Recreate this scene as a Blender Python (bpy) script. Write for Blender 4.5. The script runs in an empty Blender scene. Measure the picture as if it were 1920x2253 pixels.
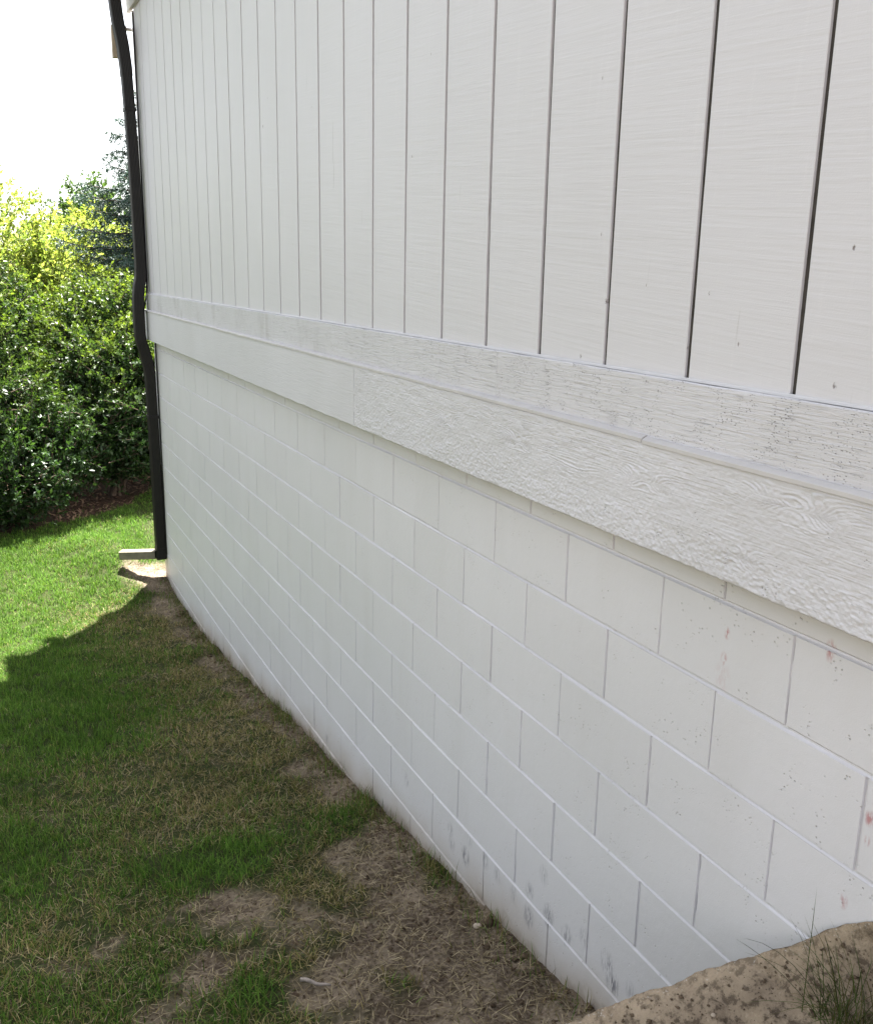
import bpy, math, random
import numpy as np
from mathutils import Vector, Matrix

RNG = np.random.default_rng(7)
random.seed(7)
scene = bpy.context.scene
COL = scene.collection

# ------------------------------------------------------------------ camera, sky, sun, exposure
cam_data = bpy.data.cameras.new('camera')
cam = bpy.data.objects.new('camera', cam_data)
COL.objects.link(cam)
scene.camera = cam
cam_data.sensor_fit = 'HORIZONTAL'
cam_data.sensor_width = 36.0
cam_data.lens = 36.0 * 2111.78 / 1920.0
cam_data.clip_start = 0.02
cam_data.clip_end = 3000.0


def rotvec(r):
    a = np.linalg.norm(r)
    k = r / a
    K = np.array([[0, -k[2], k[1]], [k[2], 0, -k[0]], [-k[1], k[0], 0]])
    return np.eye(3) + np.sin(a) * K + (1 - np.cos(a)) * K @ K


CAM = np.array([-1.37997, -1.34037, 0.21509])
_w2c = np.array([[1, 0, 0], [0, 0, -1], [0, 1, 0]], float) @ rotvec(np.array([0.24445, -0.03581, 0.44259]))
_m = np.eye(4)
_m[:3, 0] = _w2c[0]
_m[:3, 1] = -_w2c[1]
_m[:3, 2] = -_w2c[2]
_m[:3, 3] = CAM
cam.matrix_world = Matrix(_m.tolist())

SUN_EL = math.radians(69.0)
SUN_AZ = math.radians(32.9)          # from +Y towards +X
world = bpy.data.worlds.new('World')
scene.world = world
world.use_nodes = True
wn = world.node_tree
wn.nodes.clear()
w_out = wn.nodes.new('ShaderNodeOutputWorld')
w_bg = wn.nodes.new('ShaderNodeBackground')
w_sky = wn.nodes.new('ShaderNodeTexSky')
w_sky.sky_type = 'NISHITA'
w_sky.sun_disc = False
w_sky.sun_elevation = SUN_EL
w_sky.sun_rotation = SUN_AZ
w_sky.air_density = 1.0
w_sky.dust_density = 2.0
w_sky.ozone_density = 0.6
w_bg.inputs['Strength'].default_value = 0.066
w_hsv = wn.nodes.new('ShaderNodeHueSaturation')      # thin bright haze: the whole sky is paler than clear blue
w_hsv.inputs['Saturation'].default_value = 0.26
wn.links.new(w_sky.outputs[0], w_hsv.inputs['Color'])
wn.links.new(w_hsv.outputs[0], w_bg.inputs['Color'])
wn.links.new(w_bg.outputs[0], w_out.inputs['Surface'])

sun_data = bpy.data.lights.new('sun', 'SUN')
sun_data.energy = 5.0
sun_data.angle = math.radians(0.53)
sun_data.color = (1.0, 0.96, 0.90)
sun = bpy.data.objects.new('sun', sun_data)
COL.objects.link(sun)
to_sun = Vector((math.cos(SUN_EL) * math.sin(SUN_AZ), math.cos(SUN_EL) * math.cos(SUN_AZ), math.sin(SUN_EL)))
sun.rotation_euler = to_sun.to_track_quat('Z', 'Y').to_euler()
sun.location = (3, 6, 12)

vs = scene.view_settings
vs.view_transform = 'Standard'
vs.look = 'None'
vs.exposure = 2.88
vs.gamma = 1.0
vs.use_curve_mapping = False
scene.cycles.max_bounces = 6
scene.cycles.diffuse_bounces = 4
scene.cycles.transmission_bounces = 4


# ------------------------------------------------------------------ helpers
def tag(o, label=None, cat=None, group=None, kind=None):
    if label: o['label'] = label
    if cat: o['category'] = cat
    if group: o['group'] = group
    if kind: o['kind'] = kind
    return o


def empty(name, loc=(0, 0, 0)):
    o = bpy.data.objects.new(name, None)
    o.empty_display_size = 0.1
    o.location = loc
    COL.objects.link(o)
    return o


def link(name, me, mat=None, parent=None, loc=None):
    o = bpy.data.objects.new(name, me)
    if mat and not me.materials:
        me.materials.append(mat)
    COL.objects.link(o)
    if parent:
        o.parent = parent
        o.matrix_parent_inverse = Matrix.Translation(-Vector(parent_loc(parent)))
    if loc is not None:
        o.location = loc
    return o


def parent_loc(p):
    v = Vector(p.location)
    if p.parent:                      # locations are kept in world terms through the inverse
        pass
    return v


def pyobj(name, V, F, mat, parent=None, loc=None, smooth=False):
    me = bpy.data.meshes.new(name)
    me.from_pydata([tuple(map(float, v)) for v in V], [], [tuple(int(i) for i in f) for f in F])
    me.update()
    if smooth:
        me.polygons.foreach_set('use_smooth', [True] * len(me.polygons))
    return link(name, me, mat, parent, loc)


def npmesh(name, V, F, mats, col=None, smooth=False, attrs=None, mi=None):
    """V (n,3), F (m,k) all the same k."""
    V = np.ascontiguousarray(V, dtype=np.float32)
    F = np.ascontiguousarray(F, dtype=np.int32)
    k = F.shape[1]
    me = bpy.data.meshes.new(name)
    me.vertices.add(len(V))
    me.vertices.foreach_set('co', V.ravel())
    me.loops.add(F.size)
    me.loops.foreach_set('vertex_index', F.ravel())
    me.polygons.add(len(F))
    me.polygons.foreach_set('loop_start', np.arange(0, F.size, k, dtype=np.int32))
    if mi is not None:
        me.polygons.foreach_set('material_index', np.asarray(mi, dtype=np.int32))
    if smooth:
        me.polygons.foreach_set('use_smooth', np.ones(len(F), dtype=bool))
    if col is not None:
        a = me.color_attributes.new('tint', 'FLOAT_COLOR', 'POINT')
        c = np.ones((len(V), 4), dtype=np.float32)
        c[:, :3] = col
        a.data.foreach_set('color', c.ravel())
    for nm, arr in (attrs or {}).items():
        a = me.attributes.new(nm, 'FLOAT', 'POINT')
        a.data.foreach_set('value', np.ascontiguousarray(arr, dtype=np.float32))
    for m in (mats if isinstance(mats, (list, tuple)) else [mats]):
        me.materials.append(m)
    me.update(calc_edges=True)
    me.validate()
    return me


def box(x0, x1, y0, y1, z0, z1):
    V = [(x0, y0, z0), (x1, y0, z0), (x1, y1, z0), (x0, y1, z0), (x0, y0, z1), (x1, y0, z1), (x1, y1, z1), (x0, y1, z1)]
    F = [(0, 3, 2, 1), (4, 5, 6, 7), (0, 1, 5, 4), (1, 2, 6, 5), (2, 3, 7, 6), (3, 0, 4, 7)]
    return V, F


def _hash(ix, iy, seed):
    h = (ix.astype(np.int64) * 374761393 + iy.astype(np.int64) * 668265263 + seed * 974634777) & 0xFFFFFFFF
    h = ((h ^ (h >> 13)) * 1274126177) & 0xFFFFFFFF
    return ((h ^ (h >> 16)) & 0xFFFFFF) / float(0xFFFFFF)


def vnoise(x, y, seed=0):
    x = np.asarray(x, float); y = np.asarray(y, float)
    ix = np.floor(x); iy = np.floor(y)
    fx = x - ix; fy = y - iy
    fx = fx * fx * (3 - 2 * fx); fy = fy * fy * (3 - 2 * fy)
    a = _hash(ix, iy, seed); b = _hash(ix + 1, iy, seed)
    c = _hash(ix, iy + 1, seed); d = _hash(ix + 1, iy + 1, seed)
    return (a * (1 - fx) + b * fx) * (1 - fy) + (c * (1 - fx) + d * fx) * fy


def fbm(x, y, seed=0, oct=4):
    s = 0; a = 0.5; t = 0
    for o in range(oct):
        s = s + a * vnoise(x * 2 ** o, y * 2 ** o, seed + o); t += a; a *= 0.5
    return s / t


def sstep(a, b, x):
    t = np.clip((x - a) / (b - a), 0, 1)
    return t * t * (3 - 2 * t)


def tube(path, rad, n=6):
    path = np.asarray(path, float)
    rad = np.broadcast_to(np.asarray(rad, float), (len(path),))
    T = np.gradient(path, axis=0)
    T /= np.linalg.norm(T, axis=1)[:, None] + 1e-9
    up = np.array([0, 0, 1.0]) if abs(T[0, 2]) < 0.9 else np.array([1.0, 0, 0])
    V = []
    for i in range(len(path)):
        s = np.cross(T[i], up); s /= np.linalg.norm(s) + 1e-9
        u = np.cross(s, T[i])
        up = u
        for j in range(n):
            a = 2 * math.pi * j / n
            V.append(path[i] + rad[i] * (math.cos(a) * s + math.sin(a) * u))
    F = []
    for i in range(len(path) - 1):
        for j in range(n):
            a = i * n + j; b = i * n + (j + 1) % n
            F.append((a, b, b + n, a + n))
    return np.array(V), np.array(F)


# ------------------------------------------------------------------ node helpers
class NT:
    def __init__(self, name):
        self.m = bpy.data.materials.new(name)
        self.m.use_nodes = True
        self.t = self.m.node_tree
        self.t.nodes.clear()
        self.out = self.n('ShaderNodeOutputMaterial')

    def n(self, typ, **kw):
        nd = self.t.nodes.new(typ)
        for k, v in kw.items():
            setattr(nd, k, v)
        return nd

    def l(self, a, b):
        self.t.links.new(a, b)

    def setin(self, nd, idx, v):
        s = nd.inputs[idx]
        if isinstance(v, bpy.types.NodeSocket):
            self.l(v, s)
        else:
            s.default_value = v

    def math(self, op, a, b=None, c=None, clamp=False):
        nd = self.n('ShaderNodeMath', operation=op)
        nd.use_clamp = clamp
        self.setin(nd, 0, a)
        if b is not None: self.setin(nd, 1, b)
        if c is not None: self.setin(nd, 2, c)
        return nd.outputs[0]

    def vmath(self, op, a, b=None):
        nd = self.n('ShaderNodeVectorMath', operation=op)
        self.setin(nd, 0, a)
        if b is not None: self.setin(nd, 1, b)
        return nd.outputs['Value'] if op in ('LENGTH', 'DISTANCE', 'DOT_PRODUCT') else nd.outputs[0]

    def noise(self, vec, scale, detail=3, rough=0.55, dist=0.0):
        nd = self.n('ShaderNodeTexNoise')
        self.l(vec, nd.inputs['Vector'])
        nd.inputs['Scale'].default_value = scale
        nd.inputs['Detail'].default_value = detail
        nd.inputs['Roughness'].default_value = rough
        nd.inputs['Distortion'].default_value = dist
        return nd.outputs['Fac']

    def vor(self, vec, scale, feature='F1', rnd=1.0):
        nd = self.n('ShaderNodeTexVoronoi', feature=feature)
        self.l(vec, nd.inputs['Vector'])
        nd.inputs['Scale'].default_value = scale
        nd.inputs['Randomness'].default_value = rnd
        return nd

    def ramp(self, f, a, b, lo=0.0, hi=1.0):
        nd = self.n('ShaderNodeMapRange')
        self.setin(nd, 0, f)
        nd.inputs[1].default_value = a; nd.inputs[2].default_value = b
        nd.inputs[3].default_value = lo; nd.inputs[4].default_value = hi
        return nd.outputs[0]

    def mix(self, f, a, b, typ='MIX'):
        nd = self.n('ShaderNodeMix', data_type='RGBA', blend_type=typ)
        self.setin(nd, 0, f)
        for i, v in ((6, a), (7, b)):
            if isinstance(v, bpy.types.NodeSocket): self.l(v, nd.inputs[i])
            else: nd.inputs[i].default_value = (v[0], v[1], v[2], 1)
        return nd.outputs[2]

    def pos(self):
        return self.n('ShaderNodeNewGeometry').outputs['Position']

    def scalev(self, v, s):
        nd = self.n('ShaderNodeMapping')
        self.l(v, nd.inputs['Vector'])
        nd.inputs['Scale'].default_value = s
        return nd.outputs[0]

    def bump(self, h, strength, dist, prev=None):
        nd = self.n('ShaderNodeBump')
        nd.inputs['Strength'].default_value = strength
        nd.inputs['Distance'].default_value = dist
        self.l(h, nd.inputs['Height'])
        if prev is not None: self.l(prev, nd.inputs['Normal'])
        return nd.outputs[0]

    def principled(self, color, rough=0.6, normal=None, spec=0.4):
        nd = self.n('ShaderNodeBsdfPrincipled')
        self.setin(nd, 'Base Color', color if isinstance(color, bpy.types.NodeSocket) else (*color, 1))
        self.setin(nd, 'Roughness', rough)
        nd.inputs['Specular IOR Level'].default_value = spec
        if normal is not None: self.l(normal, nd.inputs['Normal'])
        return nd

    def done(self, sh):
        self.l(sh.outputs[0] if hasattr(sh, 'outputs') else sh, self.out.inputs['Surface'])
        return self.m


PAINT = (0.640, 0.628, 0.660)          # on the blocks
WOODP = (0.590, 0.582, 0.618)          # on the siding and boards

# knots, scuffs and stains: wall positions (Y, Z)
SCUFFS = [(1.305, -1.784, 1.0), (.767, -1.66, 1.0), (.877, -1.736, .9), (.671, -1.661, .6), (.973, -1.716, .45), (1.081, -1.717, .45),
          (1.427, -1.754, .6), (1.415, -1.795, .6), (.877, -1.645, .5), (.804, -1.541, .45), (1.162, -1.71, .5), (1.283, -1.702, .3),
          (1.825, -1.757, .5), (.661, -1.651, .6), (.469, -1.602, .8), (.441, -1.644, 1.0), (.579, -1.599, .5), (.361, -1.612, .4), (2.807, -2.04, .6)]
REDS = [(.14, -.526, .010, 1.0), (.142, -.587, .012, .7), (.143, -.630, .028, .22), (-.133, -.464, .016, .9), (-.266, -.743, .012, 1.1), (-.268, -.788, .008, .8), (-.235, -.939, .012, .7)]


def mat_block(name, scuffs=(), reds=(), dirty=True):
    t = NT(name)
    p = t.pos()
    big = t.noise(p, 1.3, 3)
    fine = t.noise(p, 420, 2)
    med = t.noise(p, 38, 2)
    v = t.vor(p, 95)
    pit = t.ramp(v.outputs['Distance'], 0.10, 0.26, 1, 0)
    rare = t.ramp(t.noise(p, 14, 2), 0.56, 0.66)
    pit = t.math('MULTIPLY', pit, rare)
    col = t.mix(t.ramp(big, .35, .65), PAINT, (PAINT[0] * .95, PAINT[1] * .955, PAINT[2] * .95))
    oi = t.n('ShaderNodeObjectInfo').outputs['Random']
    col = t.mix(t.ramp(oi, 0, 1, 0, .07), col, (.42, .40, .39))
    col = t.mix(t.math('MULTIPLY', t.ramp(t.noise(t.scalev(p, (1, 1, .25)), 6, 2), .5, .75), .10), col, (.45, .42, .40))
    col = t.mix(t.math('MULTIPLY', pit, .5), col, (.34, .32, .31))
    if dirty:
        col = earth(t, p, col)
    if scuffs:
        col = rubber(t, p, col, scuffs)
    if reds:
        col = redden(t, p, col, reds)
    n1 = t.bump(med, .25, .004)
    n2 = t.bump(fine, .34, .0014, n1)
    n3 = t.bump(t.math('SUBTRACT', 1.0, pit), .9, .0022, n2)
    return t.done(t.principled(col, .52, n3, .35))


def earth(t, p, col):
    # earth splashed on the lowest decimetre above the soil (follows the sloping ground line)
    sx = t.n('ShaderNodeSeparateXYZ'); t.l(p, sx.inputs[0])
    y, z = sx.outputs[1], sx.outputs[2]
    cv = t.n('ShaderNodeFloatCurve')
    t.l(t.ramp(y, 0, 8), cv.inputs['Value'])
    c = cv.mapping.curves[0]
    gy = [(.5, -1.783), (1.47, -1.927), (2.4, -2.07), (3.14, -2.153), (4.39, -2.35), (5.58, -2.511), (6.78, -2.6), (7.3, -2.548)]
    pts = [(a / 8, (b + 3) / 2) for a, b in gy]
    c.points[0].location = (0, (-1.72 + 3) / 2); c.points[1].location = (1, (-2.5 + 3) / 2)
    for q in pts: c.points.new(*q)
    cv.mapping.update()
    gz = t.math('MULTIPLY_ADD', cv.outputs[0], 2.0, -3.0)
    hgt = t.math('SUBTRACT', z, gz)
    hgt = t.math('ADD', hgt, t.ramp(t.noise(p, 3.5, 3), .2, .8, -.06, .06))
    dirt = t.ramp(hgt, .0, .17, 1, 0)
    dirt = t.math('POWER', dirt, 1.4)
    col = t.mix(t.math('MULTIPLY', dirt, .72), col, (.36, .295, .225))
    low = t.ramp(t.math('ADD', hgt, t.ramp(t.noise(p, 18, 3), .3, .7, -.03, .03)), -.03, .03, 1, 0)
    col = t.mix(t.math('MULTIPLY', low, .6), col, (.20, .155, .115))
    spl = t.math('MULTIPLY', t.ramp(t.vor(p, 55).outputs['Distance'], .08, .16, 1, 0), t.ramp(hgt, .05, .32, .8, 0))
    spl = t.math('MULTIPLY', spl, t.ramp(t.noise(p, 22, 2), .5, .6))
    col = t.mix(spl, col, (.2, .15, .11))
    return col


def rubber(t, p, col, scuffs):
    # blue-grey rubber scuffs
    acc = None
    for (a, b, s) in scuffs:
        q = t.vmath('SUBTRACT', p, (.029, a, b))
        q = t.scalev(q, (0, 1, .75))
        g = t.ramp(t.vmath('LENGTH', q), .002, .036 if s > .7 else .030, s * 1.0, 0)
        acc = g if acc is None else t.math('MAXIMUM', acc, g)
    mp = t.n('ShaderNodeMapping'); t.l(p, mp.inputs['Vector'])
    mp.inputs['Rotation'].default_value = (.9, 0, 0); mp.inputs['Scale'].default_value = (1, 1, .14)
    st = t.ramp(t.noise(mp.outputs[0], 230, 2, .6), .45, .56)
    col = t.mix(t.math('MULTIPLY', t.math('MULTIPLY', acc, st), .95, clamp=True), col, (.07, .07, .105))
    return col


def redden(t, p, col, reds):
    acc = None
    for (a, b, r, s) in reds:
        q = t.vmath('SUBTRACT', p, (.029, a, b))
        q = t.scalev(q, (0, 1, .6))
        g = t.ramp(t.vmath('LENGTH', q), r * .25, r, s, 0)
        acc = g if acc is None else t.math('MAXIMUM', acc, g)
    st = t.ramp(t.noise(t.scalev(p, (1, 1, .4)), 130, 3), .42, .56)
    col = t.mix(t.math('MULTIPLY', t.math('MULTIPLY', acc, st, clamp=True), .7), col, (.36, .07, .075))
    return col


def mat_siding():
    t = NT('painted_siding')
    p = t.pos()
    oi = t.n('ShaderNodeObjectInfo').outputs['Random']
    mp = t.n('ShaderNodeMapping'); t.l(p, mp.inputs['Vector'])
    mp.inputs['Rotation'].default_value = (math.radians(-4), 0, 0)
    cb = t.n('ShaderNodeCombineXYZ'); t.l(t.math('MULTIPLY', oi, 7.0), cb.inputs[2]); t.l(t.math('MULTIPLY', oi, 31.0), cb.inputs[1])
    v = t.vmath('ADD', mp.outputs[0], cb.outputs[0])
    saw = t.noise(t.scalev(v, (1, 4, 120)), 1.0, 3, .65)
    saw2 = t.noise(t.scalev(v, (1, 1.2, 28)), 1.0, 2, .6)
    vert = t.noise(t.scalev(v, (1, 60, 3)), 1.0, 3, .6)
    big = t.noise(p, 1.1, 3)
    fine = t.noise(p, 260, 2)
    col = t.mix(t.ramp(big, .3, .7), WOODP, (WOODP[0] * .955, WOODP[1] * .955, WOODP[2] * .95))
    col = t.mix(t.math('MULTIPLY', t.ramp(vert, .58, .75), .25), col, (.65, .64, .67))
    chip = t.math('MULTIPLY', t.ramp(t.vor(t.scalev(p, (1, 1, .5)), 26).outputs['Distance'], .035, .075, 1, 0), t.ramp(t.noise(p, 7, 2), .60, .66))
    col = t.mix(t.math('MULTIPLY', chip, .7), col, (.22, .19, .18))
    acc = None
    for (a, b, r) in [(1.776, .592, .008), (.619, .156, .010), (-.102, .27, .008), (.255, .184, .006), (-.096, .032, .01), (.309, .069, .009), (.714, .017, .008), (3.6, .9, .014)]:
        g = t.ramp(t.vmath('LENGTH', t.scalev(t.vmath('SUBTRACT', p, (0, a, b)), (0, 1, .7))), r * .2, r * .55, 1, 0)
        acc = g if acc is None else t.math('MAXIMUM', acc, g)
    acc = t.math('MULTIPLY', acc, t.ramp(t.noise(p, 210, 3), .42, .52))
    col = t.mix(t.math('MULTIPLY', acc, .8), col, (.10, .07, .06))
    # vertical checks near the foot of the boards
    chk = t.math('MULTIPLY', t.ramp(t.noise(t.scalev(v, (1, 55, 2.2)), 1.0, 2), .70, .74), t.ramp(t.noise(p, 3.0, 2), .52, .6))
    col = t.mix(t.math('MULTIPLY', chk, .45), col, (.25, .23, .22))
    n1 = t.bump(saw, .55, .0016)
    n2 = t.bump(saw2, .5, .0022, n1)
    n3 = t.bump(fine, .2, .0012, n2)
    n4 = t.bump(t.math('SUBTRACT', 1.0, t.math('MAXIMUM', chip, acc)), .8, .0015, n3)
    return t.done(t.principled(col, .5, n4, .38))


def mat_board(name, specks, relief):
    t = NT(name)
    p = t.pos()
    long = t.noise(t.scalev(p, (1, 7, 150)), 1.0, 3, .65, .6)
    big = t.noise(p, 1.7, 3)
    fine = t.noise(p, 330, 3)
    col = t.mix(t.ramp(big, .3, .7), WOODP, (WOODP[0] * .93, WOODP[1] * .93, WOODP[2] * .92))
    sp = t.math('MULTIPLY', t.ramp(t.vor(t.scalev(p, (1, .55, 1)), 230).outputs['Distance'], .16, .30, 1, 0),
                t.ramp(t.noise(p, 22, 3), .43 if specks > .5 else .62, .60 if specks > .5 else .70))
    crk = t.math('MULTIPLY', t.ramp(t.noise(t.scalev(p, (1, 10, 230)), 1.0, 3, .6), .60, .68), t.ramp(t.noise(p, 16, 3), .46, .6))
    col = t.mix(t.math('MULTIPLY', sp, .68), col, (.13, .12, .125))
    if specks > .5:
        col = t.mix(t.math('MULTIPLY', crk, .35), col, (.2, .18, .18))
        sm = t.math('MULTIPLY', t.ramp(t.noise(p, 2.6, 4), .5, .68), t.ramp(t.noise(t.scalev(p, (1, 14, 3)), 1.0, 3), .35, .7))
        sy = t.n('ShaderNodeSeparateXYZ'); t.l(p, sy.inputs[0])
        sm = t.math('MULTIPLY', sm, t.ramp(sy.outputs[1], 2.2, 4.2, .1, .75))
        col = t.mix(sm, col, (.30, .28, .28))
    n1 = t.bump(long, 1.0 * relief, .0035)
    n2 = t.bump(fine, .3, .0016, n1)
    n3 = t.bump(t.math('SUBTRACT', 1.0, sp), .8, .002, n2)
    if specks > .5:
        n3 = t.bump(t.math('SUBTRACT', 1.0, crk), .7, .002, n3)
    return t.done(t.principled(col, .55, n3, .35))


def mat_simple(name, col, rough=.6, var=.12, scale=20, bump=.2, spec=.35, dist=.003):
    t = NT(name)
    p = t.pos()
    n = t.noise(p, scale, 4)
    c = t.mix(t.ramp(n, .3, .7), [v * (1 - var) for v in col], [v * (1 + var) for v in col])
    return t.done(t.principled(c, rough, t.bump(t.noise(p, scale * 5, 3), bump, dist), spec))


def mat_leaf(name, gloss=.35, trans=.45, spec=.3, tint=(1, 1, 1)):
    t = NT(name)
    a = t.n('ShaderNodeVertexColor', layer_name='tint').outputs[0]
    c = t.mix(1.0, a, tint, 'MULTIPLY')
    pr = t.principled(c, gloss, None, spec)
    tr = t.n('ShaderNodeBsdfTranslucent')
    t.l(t.mix(1.0, c, (1.15, 1.2, .6), 'MULTIPLY'), tr.inputs['Color'])
    mx = t.n('ShaderNodeMixShader'); mx.inputs[0].default_value = trans
    t.l(pr.outputs[0], mx.inputs[1]); t.l(tr.outputs[0], mx.inputs[2])
    return t.done(mx)


def mat_ground():
    t = NT('lawn_soil')
    p = t.pos()
    bare = t.n('ShaderNodeAttribute', attribute_name='bare').outputs['Fac']
    mulch = t.n('ShaderNodeAttribute', attribute_name='mulch').outputs['Fac']
    n1 = t.noise(p, 5, 5, .6)
    n2 = t.noise(p, 60, 5, .65)
    soil = t.mix(t.ramp(n1, .40, .60), (.088, .066, .047), (.205, .162, .118))
    soil = t.mix(t.math('MULTIPLY', t.ramp(n2, .5, .7), .6), soil, (.37, .305, .23))
    soil = t.mix(t.math('MULTIPLY', t.ramp(n2, .34, .46, 1, 0), .75), soil, (.028, .020, .014))
    th = t.mix(t.ramp(t.noise(p, 110, 3), .35, .65), (.016, .030, .006), (.045, .046, .017))  # thatch, darkened to paint in the deep shade between blades
    col = t.mix(bare, th, soil)
    mc = t.mix(t.ramp(t.noise(p, 45, 4), .35, .65), (.022, .014, .010), (.075, .046, .031))
    col = t.mix(mulch, col, mc)
    b = t.bump(n2, .7, .012)
    b = t.bump(t.noise(p, 240, 3), .5, .004, b)
    return t.done(t.principled(col, .95, b, .12))


def mat_stone():
    t = NT('soil_crusted_stone')
    p = t.pos()
    n1 = t.noise(p, 9, 5, .6)
    n2 = t.noise(p, 45, 5, .68)
    n3 = t.noise(p, 160, 4, .65)
    col = t.mix(t.ramp(n1, .35, .62), (.32, .255, .185), (.21, .163, .118))
    col = t.mix(t.math('MULTIPLY', t.ramp(n2, .50, .60), .8), col, (.060, .044, .032))
    col = t.mix(t.math('MULTIPLY', t.ramp(n2, .40, .28), .6), col, (.42, .345, .255))
    sp = t.ramp(t.vor(p, 90).outputs['Distance'], .12, .2, 1, 0)
    col = t.mix(t.math('MULTIPLY', sp, t.ramp(n1, .45, .6)), col, (.05, .035, .028))
    edge = t.n('ShaderNodeAttribute', attribute_name='rim').outputs['Fac']
    rim = t.math('MULTIPLY', edge, t.ramp(n2, .25, .6, 1, .4))
    col = t.mix(t.math('MULTIPLY', rim, .8), col, (.42, .33, .235))
    ov = t.math('MULTIPLY', t.math('POWER', edge, 4.0), t.ramp(n3, .60, .66))
    col = t.mix(t.math('MULTIPLY', ov, .8), col, (.6, .57, .54))
    b = t.bump(n1, .6, .03)
    b = t.bump(n2, .8, .012, b)
    b = t.bump(n3, .6, .004, b)
    return t.done(t.principled(col, .9, b, .15))


M = {
    'block': mat_block('painted_block', dirty=False),
    'block_low': mat_block('painted_block_splashed'),
    'block_scuffed': mat_block('painted_block_scuffed', SCUFFS),
    'block_red': mat_block('painted_block_red_stained', (), REDS, False),
    'mortar': mat_simple('painted_mortar', (PAINT[0] * 1.02, PAINT[1] * 1.02, PAINT[2] * 1.01), .55, .06, 30, .35),
    'siding': mat_siding(),
    'groove': mat_simple('bare_groove_wood', (.050, .044, .040), .8, .35, 25, .3),  # bare grimy wood, darkened further to paint in the groove's shade
    'trim': mat_board('painted_rough_trim', 1.0, 1.0),
    'skirt': mat_board('painted_skirt_board', 0.2, .5),
    'bead': mat_simple('painted_bead', (.575, .562, .565), .5, .05, 18, .15),
    'strip': mat_simple('painted_drip_strip', (.50, .482, .482), .5, .05, 18, .15),
    'pipe': mat_simple('dark_bronze_metal', (.012, .0105, .0105), .5, .15, 14, .05, .3),
    'tan': mat_simple('weathered_tan_metal', (.17, .15, .108), .5, .18, 24, .1, .4),
    'wood': mat_simple('tan_painted_beam', (.36, .29, .21), .6, .12, 8, .15),
    'roof': mat_simple('asphalt_shingle', (.07, .065, .06), .9, .3, 30, .5),
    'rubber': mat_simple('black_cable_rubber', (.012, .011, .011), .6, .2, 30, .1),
    'ground': mat_ground(),
    'stone': mat_stone(),
    'grass': mat_leaf('grass_blades', .6, .35, .10),
    'straw': mat_leaf('dead_straw', .8, .1, .1),
    'leaf': mat_leaf('shrub_leaves', .42, .42, .3),
    'leaf_thin': mat_leaf('thin_backlit_leaves', .45, .58),
    'needle': mat_leaf('spruce_needles', .5, .12),
    'bark': mat_simple('bark', (.075, .055, .042), .9, .35, 30, .6, .1, .01),
    'crumb': mat_simple('soil_crumb', (.10, .072, .05), .95, .4, 40, .4, .1),
    'pebble': mat_simple('pale_pebble', (.42, .35, .28), .8, .25, 60, .3, .2),
}

# ------------------------------------------------------------------ the ground
GY = np.array([-6, -1.6, -.7, -.15, .15, .5, .78, 1.09, 1.47, 1.93, 2.4, 3.14, 4.39, 5.58, 6.78, 7.28, 8, 9, 10, 14, 40, 600])
GZ = np.array([-1.2, -1.3, -1.36, -1.5, -1.66, -1.79, -1.831, -1.869, -1.927, -1.997, -2.07, -2.153, -2.35, -2.511, -2.59, -2.548, -2.46, -2.40, -2.35, -2.3, -2.2, -2.2])


def smooth_interp(y):
    s = 0
    for d in (-.2, -.1, 0, .1, .2):
        s = s + np.interp(y + d, GY, GZ)
    return s / 5


def gsum(x, y, pts):
    s = 0
    for (a, b, r, k) in pts:
        s = s + k * np.exp(-(((x - a) ** 2 + (y - b) ** 2) / (r * r)))
    return s


def ground_z(x, y, rough=True):
    z = smooth_interp(y)
    z = z + .135 * np.exp(-(((x + .42) / .30) ** 2 + ((y - 7.75) / .55) ** 2))
    z = z + .06 * sstep(-.15, -1.2, x) * sstep(6.0, 7.4, y)
    if rough:
        z = z + (fbm(x * 1.7, y * 1.7, 3) - .5) * .07 * sstep(.0, .4, -x + .25)
        b = bare_mask(x, y)
        z = z + b * ((fbm(x * 9, y * 9, 11, 4) - .5) * .042 + (fbm(x * 28, y * 28, 12, 3) - .5) * .026)
        z = z - .012 * b
    return z


DIRT = [(-.02, 2.48, .20, 1.1), (-.33, 1.71, .10, .8), (-.75, 1.56, .16, .9), (-.23, 1.46, .20, .8), (-.32, 1.08, .20, .9), (-.08, 1.0, .22, 1.0),
        (-.03, .64, .3, 1.1), (-.6, 1.0, .14, .9), (-.29, .75, .22, .8), (-.04, 4.9, .16, .6), (-.10, 6.55, .26, .8), (-.10, 7.15, .22, 1.0), (-.20, 7.42, .17, 1.1),
        (-.08, 3.6, .14, .7), (-.12, 4.2, .14, .6), (-.95, 1.25, .14, .6), (-1.2, 1.55, .12, .5), (-.10, 5.7, .16, .6), (-.45, 3.05, .13, .45), (-.5, 1.32, .13, .5)]
GREEN = [(-.60, 1.93, .20, 1.0), (-.76, 1.90, .2, .9), (-.80, 1.02, .10, 1.1), (-.37, .87, .11, .9), (-.14, 2.06, .12, .8), (-1.1, 1.3, .2, .4), (-1.37, 2.3, .3, .4), (-.22, 1.95, .14, .6)]


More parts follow.
